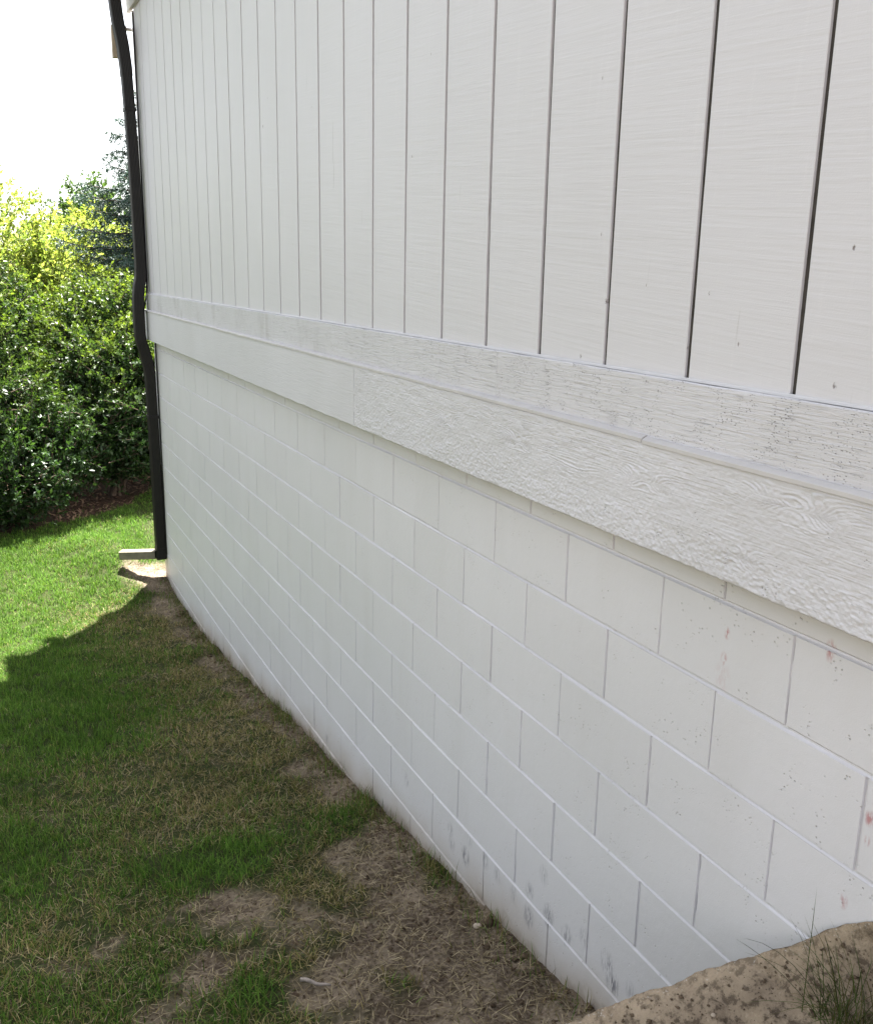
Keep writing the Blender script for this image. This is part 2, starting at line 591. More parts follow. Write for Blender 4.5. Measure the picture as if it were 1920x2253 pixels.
def bare_mask(x, y):
    w = .20 + .16 * fbm(y * 1.3, y * 0 + 4.2, 21, 3) + .10 * sstep(3.2, 1.0, y)
    w = w * (.55 + .45 * sstep(2.6, 1.6, y))
    wall = sstep(w * 1.9, w * .1, -x + .03) * sstep(7.75, 7.3, y)
    b = .85 * wall + gsum(x, y, DIRT) + .20 * sstep(1.9, .9, y)
    b = b + (fbm(x * 5.5, y * 5.5, 31, 5) - .5) * 2.0 * (sstep(5.5, 1.5, y) * .8 + wall * 1.0 + .12)
    b = b + (fbm(x * 16, y * 16, 33, 3) - .5) * 1.3 * sstep(3.5, 1.2, y)
    b = b - gsum(x, y, GREEN) * 1.1
    b = np.maximum(b, .85 * sstep(.3, -.1, y))
    return np.clip(sstep(.10, 1.05, b), 0, 1)


def mulch_mask(x, y):
    e = 9.38 + .60 * x + .5 * sstep(-.3, .5, x) + .35 * (fbm(x * 2, y * 2, 5) - .5)
    return sstep(e - .06, e + .12, y) * sstep(11.9, 11.3, y)


def lines(a, b, step, far):
    core = np.arange(a, b + 1e-6, step)
    g = [step]
    while g[-1] < 160:
        g.append(g[-1] * 1.45)
    ext = np.cumsum(g)
    return np.concatenate([(a - ext)[::-1], core, b + ext])


gx = lines(-1.75, .06, .019, 400)
gy = lines(.05, 9.6, .021, 400)
GXX, GYY = np.meshgrid(gx, gy)
px, py = GXX.ravel(), GYY.ravel()
gzv = ground_z(px, py)
nx, ny = len(gx), len(gy)
ii = np.arange((nx - 1) * (ny - 1))
r_, c_ = ii // (nx - 1), ii % (nx - 1)
v0 = r_ * nx + c_
GF = np.stack([v0, v0 + 1, v0 + nx + 1, v0 + nx], 1)
me = npmesh('ground', np.stack([px, py, gzv], 1), GF, M['ground'], smooth=True,
            attrs={'bare': bare_mask(px, py), 'mulch': mulch_mask(px, py)})
tag(link('ground', me), kind='structure')

# ------------------------------------------------------------------ the house
CORNER = 7.33
house = empty('house', (0, CORNER, -2.55))
tag(house, 'pale grey house wall of vertical wood siding above painted concrete blocks', 'house')
house_inv = Matrix.Translation(-Vector((0, CORNER, -2.55)))


def hpart(name, V, F, mat, parent=house, smooth=False):
    me_ = bpy.data.meshes.new(name)
    me_.from_pydata([tuple(map(float, v)) for v in V], [], [tuple(int(i) for i in f) for f in F])
    me_.update()
    if smooth: me_.polygons.foreach_set('use_smooth', [True] * len(me_.polygons))
    me_.materials.append(mat)
    return hlink(name, me_, parent)


def hlink(name, me_, parent=house, loc=None):
    o = bpy.data.objects.new(name, me_)
    COL.objects.link(o)
    o.parent = parent
    o.matrix_parent_inverse = house_inv if parent is house else Matrix.Identity(4)
    if loc is not None: o.location = loc
    return o


# sub-parts hang on parts whose own location is the world origin, so coordinates stay world coordinates
WX = .029                            # face of the blocks
ZB = -.4614                          # first bed joint
PITCH = .2032
H0 = .7673
NEAR = -1.15
block_wall = hpart('block_wall', *box(WX + .0105, 8.0, -6.0, CORNER - .004, -3.2, -.16), M['mortar'])


def make_block(w, h, jit):
    """painted block face: y from 0 to w, z from 0 to h, front at x = 0, arrises worn"""
    bt, bs, bb = .0024, .0014, .0046
    d = .0068
    V = []
    ny_ = 5
    def ring(x, ins_s, ins_b, ins_t):
        return [(x, ins_s, ins_b), (x, w - ins_s, ins_b), (x, w - ins_s, h - ins_t), (x, ins_s, h - ins_t)]
    V += ring(.024, 0, 0, 0)
    V += [(d * .8 + random.uniform(-.0004, .0004), y, z) for (_, y, z) in ring(0, 0, 0, 0)]
    V += [(random.uniform(-jit, jit), y + random.uniform(-.0006, .0006), z + random.uniform(-.0006, .0006)) for (_, y, z) in ring(0, bs, bb, bt)]
    F = [(8, 11, 10, 9)]
    for k in range(4):
        a, b = k, (k + 1) % 4
        F.append((8 + a, 8 + b, 4 + b, 4 + a))
        F.append((4 + a, 4 + b, b, a))
    m_ = bpy.data.meshes.new('block')
    m_.from_pydata(V, [], F)
    m_.update()
    m_.materials.append(M['block'])
    return m_


FULL_W, BED = .4064, .0060
variants = [make_block(FULL_W - g, PITCH - BED, .0005) for g in (.0035, .005, .004, .0065, .003, .0055)]
for r in range(-1, 12):
    z0 = ZB - (r + 1) * PITCH + BED * .5
    off = H0 + (0 if r % 2 == 0 else .2032)
    n0 = math.floor((NEAR - off) / FULL_W)
    k = n0
    while True:
        y0 = off + k * FULL_W
        k += 1
        if y0 > CORNER - .02: break
        y1 = y0 + FULL_W
        top = z0 + PITCH
        gmid = float(np.interp(np.clip((y0 + y1) / 2, -6, 8), GY, GZ))
        glow = min(float(np.interp(y0, GY, GZ)), float(np.interp(y1, GY, GZ)))
        if top < glow - .05: continue
        if y1 > CORNER - .003:
            me_ = make_block(CORNER - .001 - y0 - .0025, PITCH - BED, .0004)
        else:
            me_ = random.choice(variants)
        o = hlink('block', me_, block_wall, (WX + random.uniform(-.0006, .0006), y0 + .0022, z0 + random.uniform(-.0007, .0007)))
        hit = lambda pts: any(y0 - .05 < q[0] < y1 + .05 and z0 - .06 < q[1] < z0 + PITCH + .06 for q in pts)
        kind_ = 'block_red' if hit(REDS) else 'block_scuffed' if hit(SCUFFS) else 'block_low' if z0 < gmid + .45 else 'block'
        o.material_slots[0].link = 'OBJECT'
        o.material_slots[0].material = M[kind_]
        o.rotation_euler = (random.uniform(-.0012, .0012), 0, random.uniform(-.0018, .0018))

# weathered bed joints: cut in at the top, sloping out at the bottom
for b in range(0, 12):
    zc = ZB - b * PITCH
    ys = np.arange(-2.0, CORNER, .055)
    ys = np.append(ys, CORNER - .003)
    V, F = [], []
    hv = BED * .5 + .0004
    for i, y in enumerate(ys):
        n = float(vnoise(y * 9, b * 3.3, 40)) - .5
        n2 = float(vnoise(y * 2.1, b * 1.7, 41)) - .5
        fill = float(sstep(.62, .75, vnoise(y * 1.1, b * 5.1, 43)))
        top_d = .0062 * (1 - .4 * fill) + .0010 * n
        bot_d = .0003 + .0012 * n2
        zt = zc + hv - .0010 + .0010 * n
        V += [(WX + .009, y, zc + hv + .001), (WX + top_d, y, zt), (WX + top_d - .0012, y, zc - hv * .15), (WX + bot_d, y, zc - hv * .9 + .0008 * n2), (WX + .0075, y, zc - hv - .0022)]
        if i:
            for j in range(4):
                a = (i - 1) * 5 + j
                F.append((a, a + 5, a + 6, a + 1))
    hpart('mortar_joint', V, F, M['block_low' if b > 5 else 'block'], block_wall)

# head joints: struck by hand, unevenly filled
for r in range(-1, 12):
    z1 = ZB - r * PITCH - .002
    off = H0 + (0 if r % 2 == 0 else .2032)
    k = math.floor((-1.0 - off) / FULL_W)
    while off + k * FULL_W < CORNER - .01:
        y0 = off + k * FULL_W
        k += 1
        if z1 < float(np.interp(y0, GY, GZ)) - .03: continue
        V, F = [], []
        fill = random.random()
        for i, f in enumerate(np.linspace(0, 1, 12)):
            z = z1 - f * (PITCH - .004)
            dpt = .0052 + (.0042 * float(sstep(.66, .80, vnoise(z * 19, y0 * 7.7, 47)))) - .0042 * float(np.clip(vnoise(z * 26, y0 * 5.3, 46) * 1.5 - 1.15 + .75 * fill, 0, 1))
            n = len(V)
            V += [(WX + dpt, y0 - .007, z), (WX + dpt, y0 + .007, z)]
            if i: F.append((n - 2, n - 1, n + 1, n))
        hpart('mortar_joint', V, F, M['block_low' if z1 < float(np.interp(y0, GY, GZ)) + .5 else 'block'], block_wall)

# siding: grooved boards 12 inches apart over a backing sheet
SID_TOP = 2.46
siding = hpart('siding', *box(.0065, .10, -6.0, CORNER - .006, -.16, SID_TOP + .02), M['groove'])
GS = .3048
for g in range(-6, 25):
    y0 = g * GS + .0070
    y1 = min((g + 1) * GS - .0065, CORNER)
    if y1 - y0 < .015: continue
    zs = np.linspace(-.02, SID_TOP, 15)
    V, F = [], []
    for i, z in enumerate(zs):
        a = (vnoise(z * 7, g * 3.1, 51) - .5) * .0022
        b = (vnoise(z * 7, g * 3.1 + 9, 52) - .5) * .0022
        bow = .0006 * math.sin(z * 2 + g)
        V += [(.012, y0 + a, z), (.0004 + bow, y0 + a + .0004, z), (bow - .0004, y0 + a + .0022, z), (bow - .0004, y1 + b - .0022, z), (.0004 + bow, y1 + b - .0004, z), (.012, y1 + b, z)]
        if i:
            for j in range(5):
                q = (i - 1) * 6 + j
                F.append((q, q + 1, q + 7, q + 6))
    n = len(V)
    F.append((0, 5, 4, 3)); F.append((0, 3, 2, 1))
    hpart('siding_board', V, F, M['siding'], siding)


def slab(y0, y1, z0, z1, x_front, x_back, dy, rag_bottom=0.0, rag_top=0.0, seed=0, bev=.003):
    """board lying along the wall with eased, slightly ragged long edges"""
    ys = np.arange(y0, y1, dy)
    if y1 - ys[-1] > dy * .3: ys = np.append(ys, y1)
    else: ys[-1] = y1
    V, F = [], []
    for i, y in enumerate(ys):
        rb = rag_bottom * (fbm(y * 14, 1.0 + seed, 60 + seed, 4) - .5) * 2
        rt = rag_top * (fbm(y * 10, 2.0 + seed, 70 + seed, 3) - .5) * 2
        ex = (fbm(y * 5, 7.0, 80 + seed, 3) - .5) * .0012
        V += [(x_back, y, z1 + rt), (x_front + bev, y, z1 + rt), (x_front + ex, y, z1 - bev + rt), (x_front + ex, y, z0 + bev + rb), (x_front + bev, y, z0 + rb), (x_back, y, z0 + rb)]
        if i:
            for j in range(5):
                q = (i - 1) * 6 + j
                F.append((q, q + 6, q + 7, q + 1))
    n = len(V) - 6
    F.append((0, 1, 2, 3, 4, 5)); F.append((n + 5, n + 4, n + 3, n + 2, n + 1, n))
    return V, F


# upper trim board, lower skirt board, drip strip between them
hpart('trim_board', *slab(1.1137, CORNER + .004, -.150, 0.0, -.0175, .0005, .05, 0, .0008, 1), M['trim'])
hpart('trim_board', *slab(-4.0, 1.1132, -.150, 0.0003, -.0176, .0005, .05, 0, .0012, 2), M['trim'])
hpart('skirt_board', *slab(2.2575, CORNER + .03, -.392, -.148, -.030, .026, .02, .0035, 0, 3), M['skirt'])
# sealant bead where siding meets trim
ys = np.arange(-1.6, CORNER, .06)
V, F = [], []
for i, y in enumerate(ys):
    k = .0030 + .0026 * (fbm(y * 8, 3.3, 91, 3) - .3)
    V += [(-.0004, y, .001 + k * 1.5), (-.0022, y, .001 + k * .8), (-.0125, y, .0013)]
    if i:
        q = (i - 1) * 3
        F += [(q, q + 3, q + 4, q + 1), (q + 1, q + 4, q + 5, q + 2)]
hpart('sealant_bead', V, F, M['bead'], smooth=True)

# near skirt board: rough sawn relief with grain flowing round its knots
by = np.arange(-.9, 2.2552, .0024)
bz = np.linspace(-.391, -.148, 122)
BY, BZ = np.meshgrid(by, bz)
KN = [(.948, -.238, .055, .020, .030), (.380, -.235, .060, .020, .034), (-.058, -.196, .090, .026, .050), (.082, -.327, .055, .022, .040), (1.40, -.243, .05, .02, .028),
      (.66, -.262, .12, .02, .014), (-.75, -.29, .07, .02, .04), (1.9, -.30, .06, .02, .022)]
warp = BZ + .018 * (fbm(BY * 2.2, BZ * 6, 101, 4) - .5) + .004 * (fbm(BY * 14, BZ * 60, 102, 3) - .5)
kn_m = 0
for (a, b, ly, lz, amp) in KN:
    g = np.exp(-(((BY - a) / ly) ** 2 + ((BZ - b) / lz) ** 2))
    warp = warp + amp * g
    kn_m = np.maximum(kn_m, np.exp(-(((BY - a) / (ly * 1.6)) ** 2 + ((BZ - b) / (lz * 2.0)) ** 2)))
ring = .0052
ph = warp / ring
saw_ = ph - np.floor(ph)
ridge = np.where(saw_ < .82, (saw_ / .82) ** 1.6, (1 - saw_) / .18)
band = sstep(.40, .62, fbm(BY * 3.2 + 4, BZ * 16, 103, 4))
lowb = sstep(-.27, -.34, BZ + .06 * (fbm(BY * 2.5, BZ * 5, 109, 3) - .5))
amp = .0030 * np.clip(.16 + .85 * band * (1 - lowb) + .80 * kn_m, 0, 1.2)
lump = (fbm(BY * 150, BZ * 190, 104, 3) - .5) * (.0020 + .0028 * lowb) + (fbm(BY * 22, BZ * 40, 105, 3) - .5) * .0034
brk = sstep(.35, .6, fbm(BY * 22, BZ * 120, 106, 3))
hgt = amp * (ridge - .5) * (.15 + .85 * brk) + lump
edge = sstep(-.391, -.387, BZ) * sstep(-.148, -.151, BZ)
rag = .0055 * (fbm(by * 15, by * 0 + 2.2, 108, 4) - .5)
ZZ = BZ + rag[None, :] * (1 - sstep(-.391, -.36, BZ))
XX = -.031 - hgt + (1 - edge) * .003
nvy, nvz = len(by), len(bz)
BV = np.stack([XX.ravel(), BY.ravel(), ZZ.ravel()], 1)
i0 = (np.arange((nvz - 1) * (nvy - 1)) // (nvy - 1)) * nvy + np.arange((nvz - 1) * (nvy - 1)) % (nvy - 1)
BF = np.stack([i0, i0 + nvy, i0 + nvy + 1, i0 + 1], 1)
# back ring: bottom, top and both ends
bot = np.arange(nvy); topi = (nvz - 1) * nvy + np.arange(nvy)
vb = np.stack([np.full(nvy, .026), by, ZZ[0]], 1); vt = np.stack([np.full(nvy, .026), by, ZZ[-1]], 1)
nb = len(BV); BV = np.concatenate([BV, vb, vt]); nt_ = nb + nvy
j = np.arange(nvy - 1)
BF = np.concatenate([BF, np.stack([bot[j], bot[j] + 1, nb + j + 1, nb + j], 1), np.stack([topi[j], nt_ + j, nt_ + j + 1, topi[j] + 1], 1)])
le = np.arange(nvz - 1) * nvy; re = le + nvy - 1
BV = np.concatenate([BV, np.stack([np.full(nvz, .026), np.full(nvz, by[-1]), ZZ[:, -1]], 1)])
ne = len(BV) - nvz
jj = np.arange(nvz - 1)
BF = np.concatenate([BF, np.stack([re, re + nvy, ne + jj + 1, ne + jj], 1)])
me = npmesh('skirt_board', BV, BF, M['skirt'])
hlink('skirt_board', me)

# drip strip pieces, each lapping the next
for (a, b, dx, dz) in [(-3.0, .398, -.0010, -.001), (.4015, 3.322, 0, .0015), (3.3255, 4.628, -.001, 0), (4.631, 5.563, 0, .001), (5.566, CORNER + .03, -.001, 0)]:
    V, F = [], []
    ys = np.append(np.arange(a, b - .02, .06), b)
    for i, y in enumerate(ys):
        w_ = (fbm(y * 4, 5.5, 95, 3) - .5) * .004
        V += [(-.016, y, -.1340 + dz + w_ * .5), (-.0235 + dx, y, -.1358 + dz + w_ * .5), (-.0322 + dx, y, -.1405 + dz + w_), (-.0336 + dx, y, -.1420 + dz + w_), (-.0338 + dx, y, -.1500 + dz + w_), (-.0325 + dx, y, -.1508 + dz + w_), (-.0165, y, -.1480 + dz + w_ * .5)]
        if i:
            for q in range(6):
                c = (i - 1) * 7 + q
                F.append((c, c + 7, c + 8, c + 1))
    n = len(V) - 7
    F.append(tuple(range(7))); F.append(tuple(range(n + 6, n - 1, -1)))
    hpart('drip_strip', V, F, M['strip'])

hpart('frieze_board', *slab(-4.0, CORNER + .14, 2.215, 2.46, -.030, -.001, .3, .001, 0, 6), M['strip'])
hpart('corner_board', *box(-.006, .06, CORNER + .004, CORNER + .045, -.14, 2.21), M['strip'])
bm_ = hpart('beam_end', *box(-.165, -.05, 7.385, 7.45, 1.86, 2.10), M['wood'])
hpart('beam_hanger', *box(-.0498, .9, 7.39, 7.44, 2.075, 2.09), M['bead'])
# roof: unseen eave, deeper in steps from the corner to shape the lawn shadow
def roof_slab(y0, y1, e):
    s = .33
    return [(-e, y0, 2.50), (4, y0, 2.50 + s * (4 + e)), (8.4, y0, 2.50 + s * (4 + e) - s * 4.4), (8.4, y0, 2.64 + s * (4 + e) - s * 4.4), (4, y0, 2.66 + s * (4 + e)), (-e, y0, 2.66),
            (-e, y1, 2.50), (4, y1, 2.50 + s * (4 + e)), (8.4, y1, 2.50 + s * (4 + e) - s * 4.4), (8.4, y1, 2.64 + s * (4 + e) - s * 4.4), (4, y1, 2.66 + s * (4 + e)), (-e, y1, 2.66)], \
           [(0, 1, 7, 6), (1, 2, 8, 7), (2, 3, 9, 8), (3, 4, 10, 9), (4, 5, 11, 10), (5, 0, 6, 11), (0, 5, 4, 1), (1, 4, 3, 2), (6, 7, 10, 11), (7, 8, 9, 10)]
hpart('roof', *roof_slab(6.77, CORNER + .03, .31), M['roof'])
hpart('roof', *roof_slab(6.05, 6.75, .41), M['roof'])
hpart('roof', *roof_slab(-6.2, 6.03, .62), M['roof'])
# body of the house behind the siding, with its gable
s_ = .33
hpart('upper_wall', [(.105, -6, -.15), (8, -6, -.15), (8, CORNER - .01, -.15), (.105, CORNER - .01, -.15), (.105, -6, 2.48), (8, -6, 2.48), (8, CORNER - .01, 2.48), (.105, CORNER - .01, 2.48), (4, -6, 3.7), (4, CORNER - .01, 3.7)],
      [(0, 1, 2, 3), (3, 2, 6, 9, 7), (0, 4, 8, 5, 1), (0, 3, 7, 4), (1, 5, 6, 2), (4, 7, 9, 8), (5, 8, 9, 6)], M['strip'])

# ------------------------------------------------------------------ downspout
ds = empty('downspout', (-.02, 7.25, -2.36))
tag(ds, 'dark bronze corrugated downspout bent around the skirt board at the house corner', 'downspout')


def rib_profile(w, d, r=.012, rib=.0022, nrib=5):
    """rounded rectangle with shallow flutes on its broad faces; returns list of (u, v)"""
    P = []
    def side(p, q, nrm):
        m = nrib * 4
        for i in range(m):
            f = i / m
            k = -rib * (.5 - .5 * math.cos(2 * math.pi * f * nrib))
            P.append((p[0] + (q[0] - p[0]) * f + nrm[0] * k, p[1] + (q[1] - p[1]) * f + nrm[1] * k))
    def arc(c, a0):
        for i in range(4):
            a = a0 + math.pi / 2 * i / 4
            P.append((c[0] + r * math.cos(a), c[1] + r * math.sin(a)))
    hw, hd = w / 2, d / 2
    side((-hw + r, -hd), (hw - r, -hd), (0, -1)); arc((hw - r, -hd + r), -math.pi / 2)
    side((hw, -hd + r), (hw, hd - r), (1, 0)); arc((hw - r, hd - r), 0)
    side((hw - r, hd), (-hw + r, hd), (0, 1)); arc((-hw + r, hd - r), math.pi / 2)
    side((-hw, hd - r), (-hw, -hd + r), (-1, 0)); arc((-hw + r, -hd + r), math.pi)
    return P


def sweep(path, prof, frames, caps=True):
    V, F = [], []
    n = len(prof)
    for p, (U, W_) in zip(path, frames):
        for (u, v) in prof:
            V.append(tuple(np.array(p) + u * np.array(U) + v * np.array(W_)))
    for i in range(len(path) - 1):
        for j in range(n):
            a = i * n + j; b = i * n + (j + 1) % n
            F.append((a, b, b + n, a + n))
    if caps:
        F.append(tuple(range(n - 1, -1, -1))); F.append(tuple(range((len(path) - 1) * n, len(path) * n)))
    return V, F


PW, PD = .085, .110
PY = 7.2 + PD / 2
right = [(2.75, -.150), (2.32, -.110), (2.22, -.104), (2.10, -.093), (1.93, -.064), (1.78, -.050), (1.72, -.047), (1.45, -.038), (1.0, -.028), (.40, -.022), (.17, -.021), (.12, -.026), (.06, -.041), (-.02, -.051), (-.12, -.055),
         (-.34, -.055), (-.41, -.046), (-.47, -.028), (-.59, -.002), (-.65, .008), (-.72, .011), (-1.1, .015), (-1.6, .020), (-2.335, .0235)]
zz_ = np.array([a for a, _ in right])[::-1]; xx_ = np.array([b for _, b in right])[::-1]
prof = rib_profile(PW, PD)


def pipe_piece(z1, z0, n, name, grow=0.0):
    zs = np.linspace(z1, z0, n)
    pth, fr = [], []
    for z in zs:
        xc = float(np.interp(z, zz_, xx_)) - PW / 2
        dx = float(np.interp(z - .02, zz_, xx_) - np.interp(z + .02, zz_, xx_)) / .04
        U = np.array([1, 0, dx]) ; U /= np.linalg.norm(U)
        pth.append((xc, PY, z)); fr.append((U, (0, 1, 0)))
    pr = prof if grow == 0 else rib_profile(PW + grow, PD + grow, .013)
    V, F = sweep(pth, pr, fr)
    V = [(v[0] + .02, v[1] - 7.25, v[2] + 2.36) for v in V]
    return pyobj(name, V, F, M['pipe'])


def dpart(o, parent=ds):
    o.parent = parent
    return o


dpart(pipe_piece(2.75, 1.70, 26, 'upper_elbow', .003))
dpart(pipe_piece(1.76, .16, 24, 'pipe', -.0025))
dpart(pipe_piece(.20, -.68, 44, 'offset_elbow', .003))
dpart(pipe_piece(-.64, -2.27, 24, 'pipe', -.0025))
dpart(pipe_piece(-2.24, -2.345, 8, 'bottom_elbow', .003))
# horizontal outlet at the bottom: tan, weathered
A = np.array([-.055, 7.262, -2.302]); B_ = np.array([-.345, 7.42, -2.322])
dirv = (B_ - A) / np.linalg.norm(B_ - A)
sidev = np.cross(dirv, (0, 0, 1)); sidev /= np.linalg.norm(sidev)
upv = np.cross(sidev, dirv)
pr2 = rib_profile(.098, .076, .010, .0030, 5)
V, F = sweep([A + dirv * t for t in np.linspace(0, np.linalg.norm(B_ - A), 8)], pr2, [(sidev, upv)] * 8, caps=False)
n = len(pr2)
inn = [(np.array(A + dirv * np.linalg.norm(B_ - A)) + u * .93 * sidev + v * .92 * upv) for (u, v) in pr2]
inn2 = [(np.array(A) + u * .93 * sidev + v * .92 * upv) for (u, v) in pr2]
base = len(V); V += [tuple(v) for v in inn] + [tuple(v) for v in inn2]
for j_ in range(n):
    k_ = (j_ + 1) % n
    F.append((7 * n + j_, 7 * n + k_, base + k_, base + j_)); F.append((base + j_, base + k_, base + n + k_, base + n + j_))
V = [(v[0] + .02, v[1] - 7.25, v[2] + 2.36) for v in V]
o = dpart(pyobj('outlet_extension', V, F, M['tan']))
o['label'] = 'weathered tan ribbed outlet lying over bare soil'
for zc in (1.45, -1.05):
    xc = float(np.interp(zc, zz_, xx_)) - PW / 2
    w2, d2 = PW / 2 + .0025, PD / 2 + .0025
    V, F = box(xc - w2 + .02, xc + w2 + .02, PY - d2 - 7.25, PY + d2 - 7.25, zc + 2.36 - .014, zc + 2.36 + .014)
    dpart(pyobj('strap', V, F, M['pipe']))

# thin black cable running down the wall behind the downspout
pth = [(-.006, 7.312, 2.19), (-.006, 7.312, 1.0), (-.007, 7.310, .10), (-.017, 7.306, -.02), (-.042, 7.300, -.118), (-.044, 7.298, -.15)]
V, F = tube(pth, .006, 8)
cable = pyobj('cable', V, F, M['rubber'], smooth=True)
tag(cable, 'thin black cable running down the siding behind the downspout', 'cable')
pth = [(.020, 7.212, -.38), (.022, 7.205, -.6), (.0225, 7.2, -.9), (.023, 7.2, -2.3)]
V, F = tube(pth, .0055, 8)
conduit = pyobj('cable', V, F, M['rubber'], smooth=True)
tag(conduit, 'thin black cable running down the block wall beside the downspout', 'cable')

# ------------------------------------------------------------------ retaining stone with its soil crust, and what lies on it
SG = 150
u = np.linspace(0, 1, SG)
ED = np.array([(-1.0, .30, -1.50), (-.60, .18, -1.42), (-.34, .075, -1.295), (-.20, .01, -1.225), (-.05, -.06, -1.138), (.0, -.135, -1.055), (.027, -.21, -.968), (.0275, -.27, -.925)])
ex = np.interp(u, np.linspace(0, 1, len(ED)), ED[:, 0]); ey = np.interp(u, np.linspace(0, 1, len(ED)), ED[:, 1]); ez = np.interp(u, np.linspace(0, 1, len(ED)), ED[:, 2])
NV = 170
V = np.zeros((NV, SG, 3)); rim = np.zeros((NV, SG))
for i in range(NV):
    f = i / (NV - 1)
    if f < .42:                       # outer flank, from the lawn up to the crest
        q = f / .42
        V[i, :, 0] = ex - .03 * (1 - q) * (u < .8)
        V[i, :, 1] = ey + .13 * (1 - q) ** 1.3 - .035 * q * q
        V[i, :, 2] = (ez - .75) + (.75) * (q ** .62)
    else:                             # top, running back to the camera side
        q = (f - .42) / .58
        V[i, :, 0] = ex * (1 - .12 * q)
        V[i, :, 1] = ey - .035 - .78 * q
        V[i, :, 2] = ez - .16 * q * sstep(.45, .0, u) - .05 * q + .012 * np.sin(q * 5 + u * 6)
    rim[i] = np.exp(-((f - .415) / .034) ** 2)
nn = (fbm(V[..., 0] * 6, V[..., 1] * 6 + V[..., 2] * 4, 201, 4) - .5)
n2_ = (fbm(V[..., 0] * 30, V[..., 1] * 30 + V[..., 2] * 20, 202, 4) - .5)
ft = np.linspace(0, 1, NV)[:, None]
top = sstep(.38, .46, ft)
n3_ = (fbm(V[..., 0] * 85, V[..., 1] * 85 + V[..., 2] * 60, 203, 3) - .5)
crk = np.abs(fbm(V[..., 0] * 11 + 3, V[..., 1] * 11 + V[..., 2] * 6, 204, 4) - .5)
V[..., 2] += (nn * .035 + n2_ * .040 + n3_ * .014 - .016 * np.exp(-(crk / .03) ** 2)) * (.35 + .65 * sstep(.43, .55, ft)) * top
V[..., 1] += (nn * .05 + n2_ * .03 + n3_ * .008) * (1 - top)
V[..., 0] = np.minimum(V[..., 0], .0285)
a0 = (np.arange((NV - 1) * (SG - 1)) // (SG - 1)) * SG + np.arange((NV - 1) * (SG - 1)) % (SG - 1)
SF = np.stack([a0, a0 + 1, a0 + SG + 1, a0 + SG], 1)
me = npmesh('retaining_stone', V.reshape(-1, 3), SF, M['stone'], smooth=True, attrs={'rim': rim.ravel()})
stone = link('retaining_stone', me)
tag(stone, 'tan soil-crusted retaining stone butting against the painted block wall', 'stone')
STOP = V[74:].reshape(-1, 3)


def stone_z(x, y):
    d = (STOP[:, 0] - x) ** 2 + (STOP[:, 1] - y) ** 2
    return float(STOP[np.argmin(d), 2])


def blades(P, L, Wd, az, lean, curl, col, seg=2):
    """P (n,3) roots; each blade is a curved tapering ribbon of seg segments ending in a point"""
    n = len(P)
    dirh = np.stack([np.cos(az), np.sin(az), np.zeros(n)], 1)
    side = np.stack([-np.sin(az), np.cos(az), np.zeros(n)], 1)
    pts = [P]
    ang = lean.copy()
    cur = P.copy()
    for s in range(seg):
        st = L / seg
        cur = cur + (np.sin(ang)[:, None] * dirh + np.cos(ang)[:, None] * np.array([0, 0, 1])) * st[:, None]
        pts.append(cur.copy())
        ang = ang + curl
    k = 2 * seg + 1
    V_ = np.zeros((n, k, 3)); C_ = np.zeros((n, k, 3))
    for s in range(seg):
        w_ = (Wd * (1 - .45 * s / seg) * .5)[:, None]
        V_[:, 2 * s] = pts[s] - side * w_
        V_[:, 2 * s + 1] = pts[s] + side * w_
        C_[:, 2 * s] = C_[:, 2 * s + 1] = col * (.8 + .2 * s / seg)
    V_[:, -1] = pts[-1]; C_[:, -1] = col
    f = []
    for s in range(seg - 1):
        f += [(2 * s, 2 * s + 1, 2 * s + 3), (2 * s, 2 * s + 3, 2 * s + 2)]
    f.append((2 * seg - 2, 2 * seg - 1, 2 * seg))
    F_ = (np.array(f)[None] + (np.arange(n) * k)[:, None, None]).reshape(-1, 3)
    return V_.reshape(-1, 3), F_, C_.reshape(-1, 3)


def tuft(name, label, at, n, L0, L1, spread, cols, lean=.5, group=None, extra=()):
    r = RNG
    P = np.zeros((n, 3)); P[:, 0] = at[0] + r.normal(0, spread, n); P[:, 1] = at[1] + r.normal(0, spread, n); P[:, 2] = at[2] - .01
    P[:, 0] = np.minimum(P[:, 0], .024)
    az = r.uniform(0, 2 * math.pi, n)
    c = np.array(cols)[r.integers(0, len(cols), n)] * r.uniform(.75, 1.25, (n, 1))
    V_, F_, C_ = blades(P, r.uniform(L0, L1, n), r.uniform(.0012, .0024, n), az, np.abs(r.normal(lean * .5, lean * .5, n)), r.uniform(.05, .42, n), c, 4)
    for (x, y, L, a, ln, cu) in extra:          # the long arching ones
        v, f, c2 = blades(np.array([[x, y, stone_z(x, y) - .01]]), np.array([L]), np.array([.0022]), np.array([a]), np.array([ln]), np.array([cu]), np.array([[.05, .06, .03]]), 8)
        F_ = np.concatenate([F_, f + len(V_)]); V_ = np.concatenate([V_, v]); C_ = np.concatenate([C_, c2])
    V_[:, 0] = np.minimum(V_[:, 0], .024)
    V_ = V_ - np.array(at)
    o_ = link(name, npmesh(name, V_, F_, M['grass'], col=C_))
    o_.location = at
    return tag(o_, label, 'grass', group)


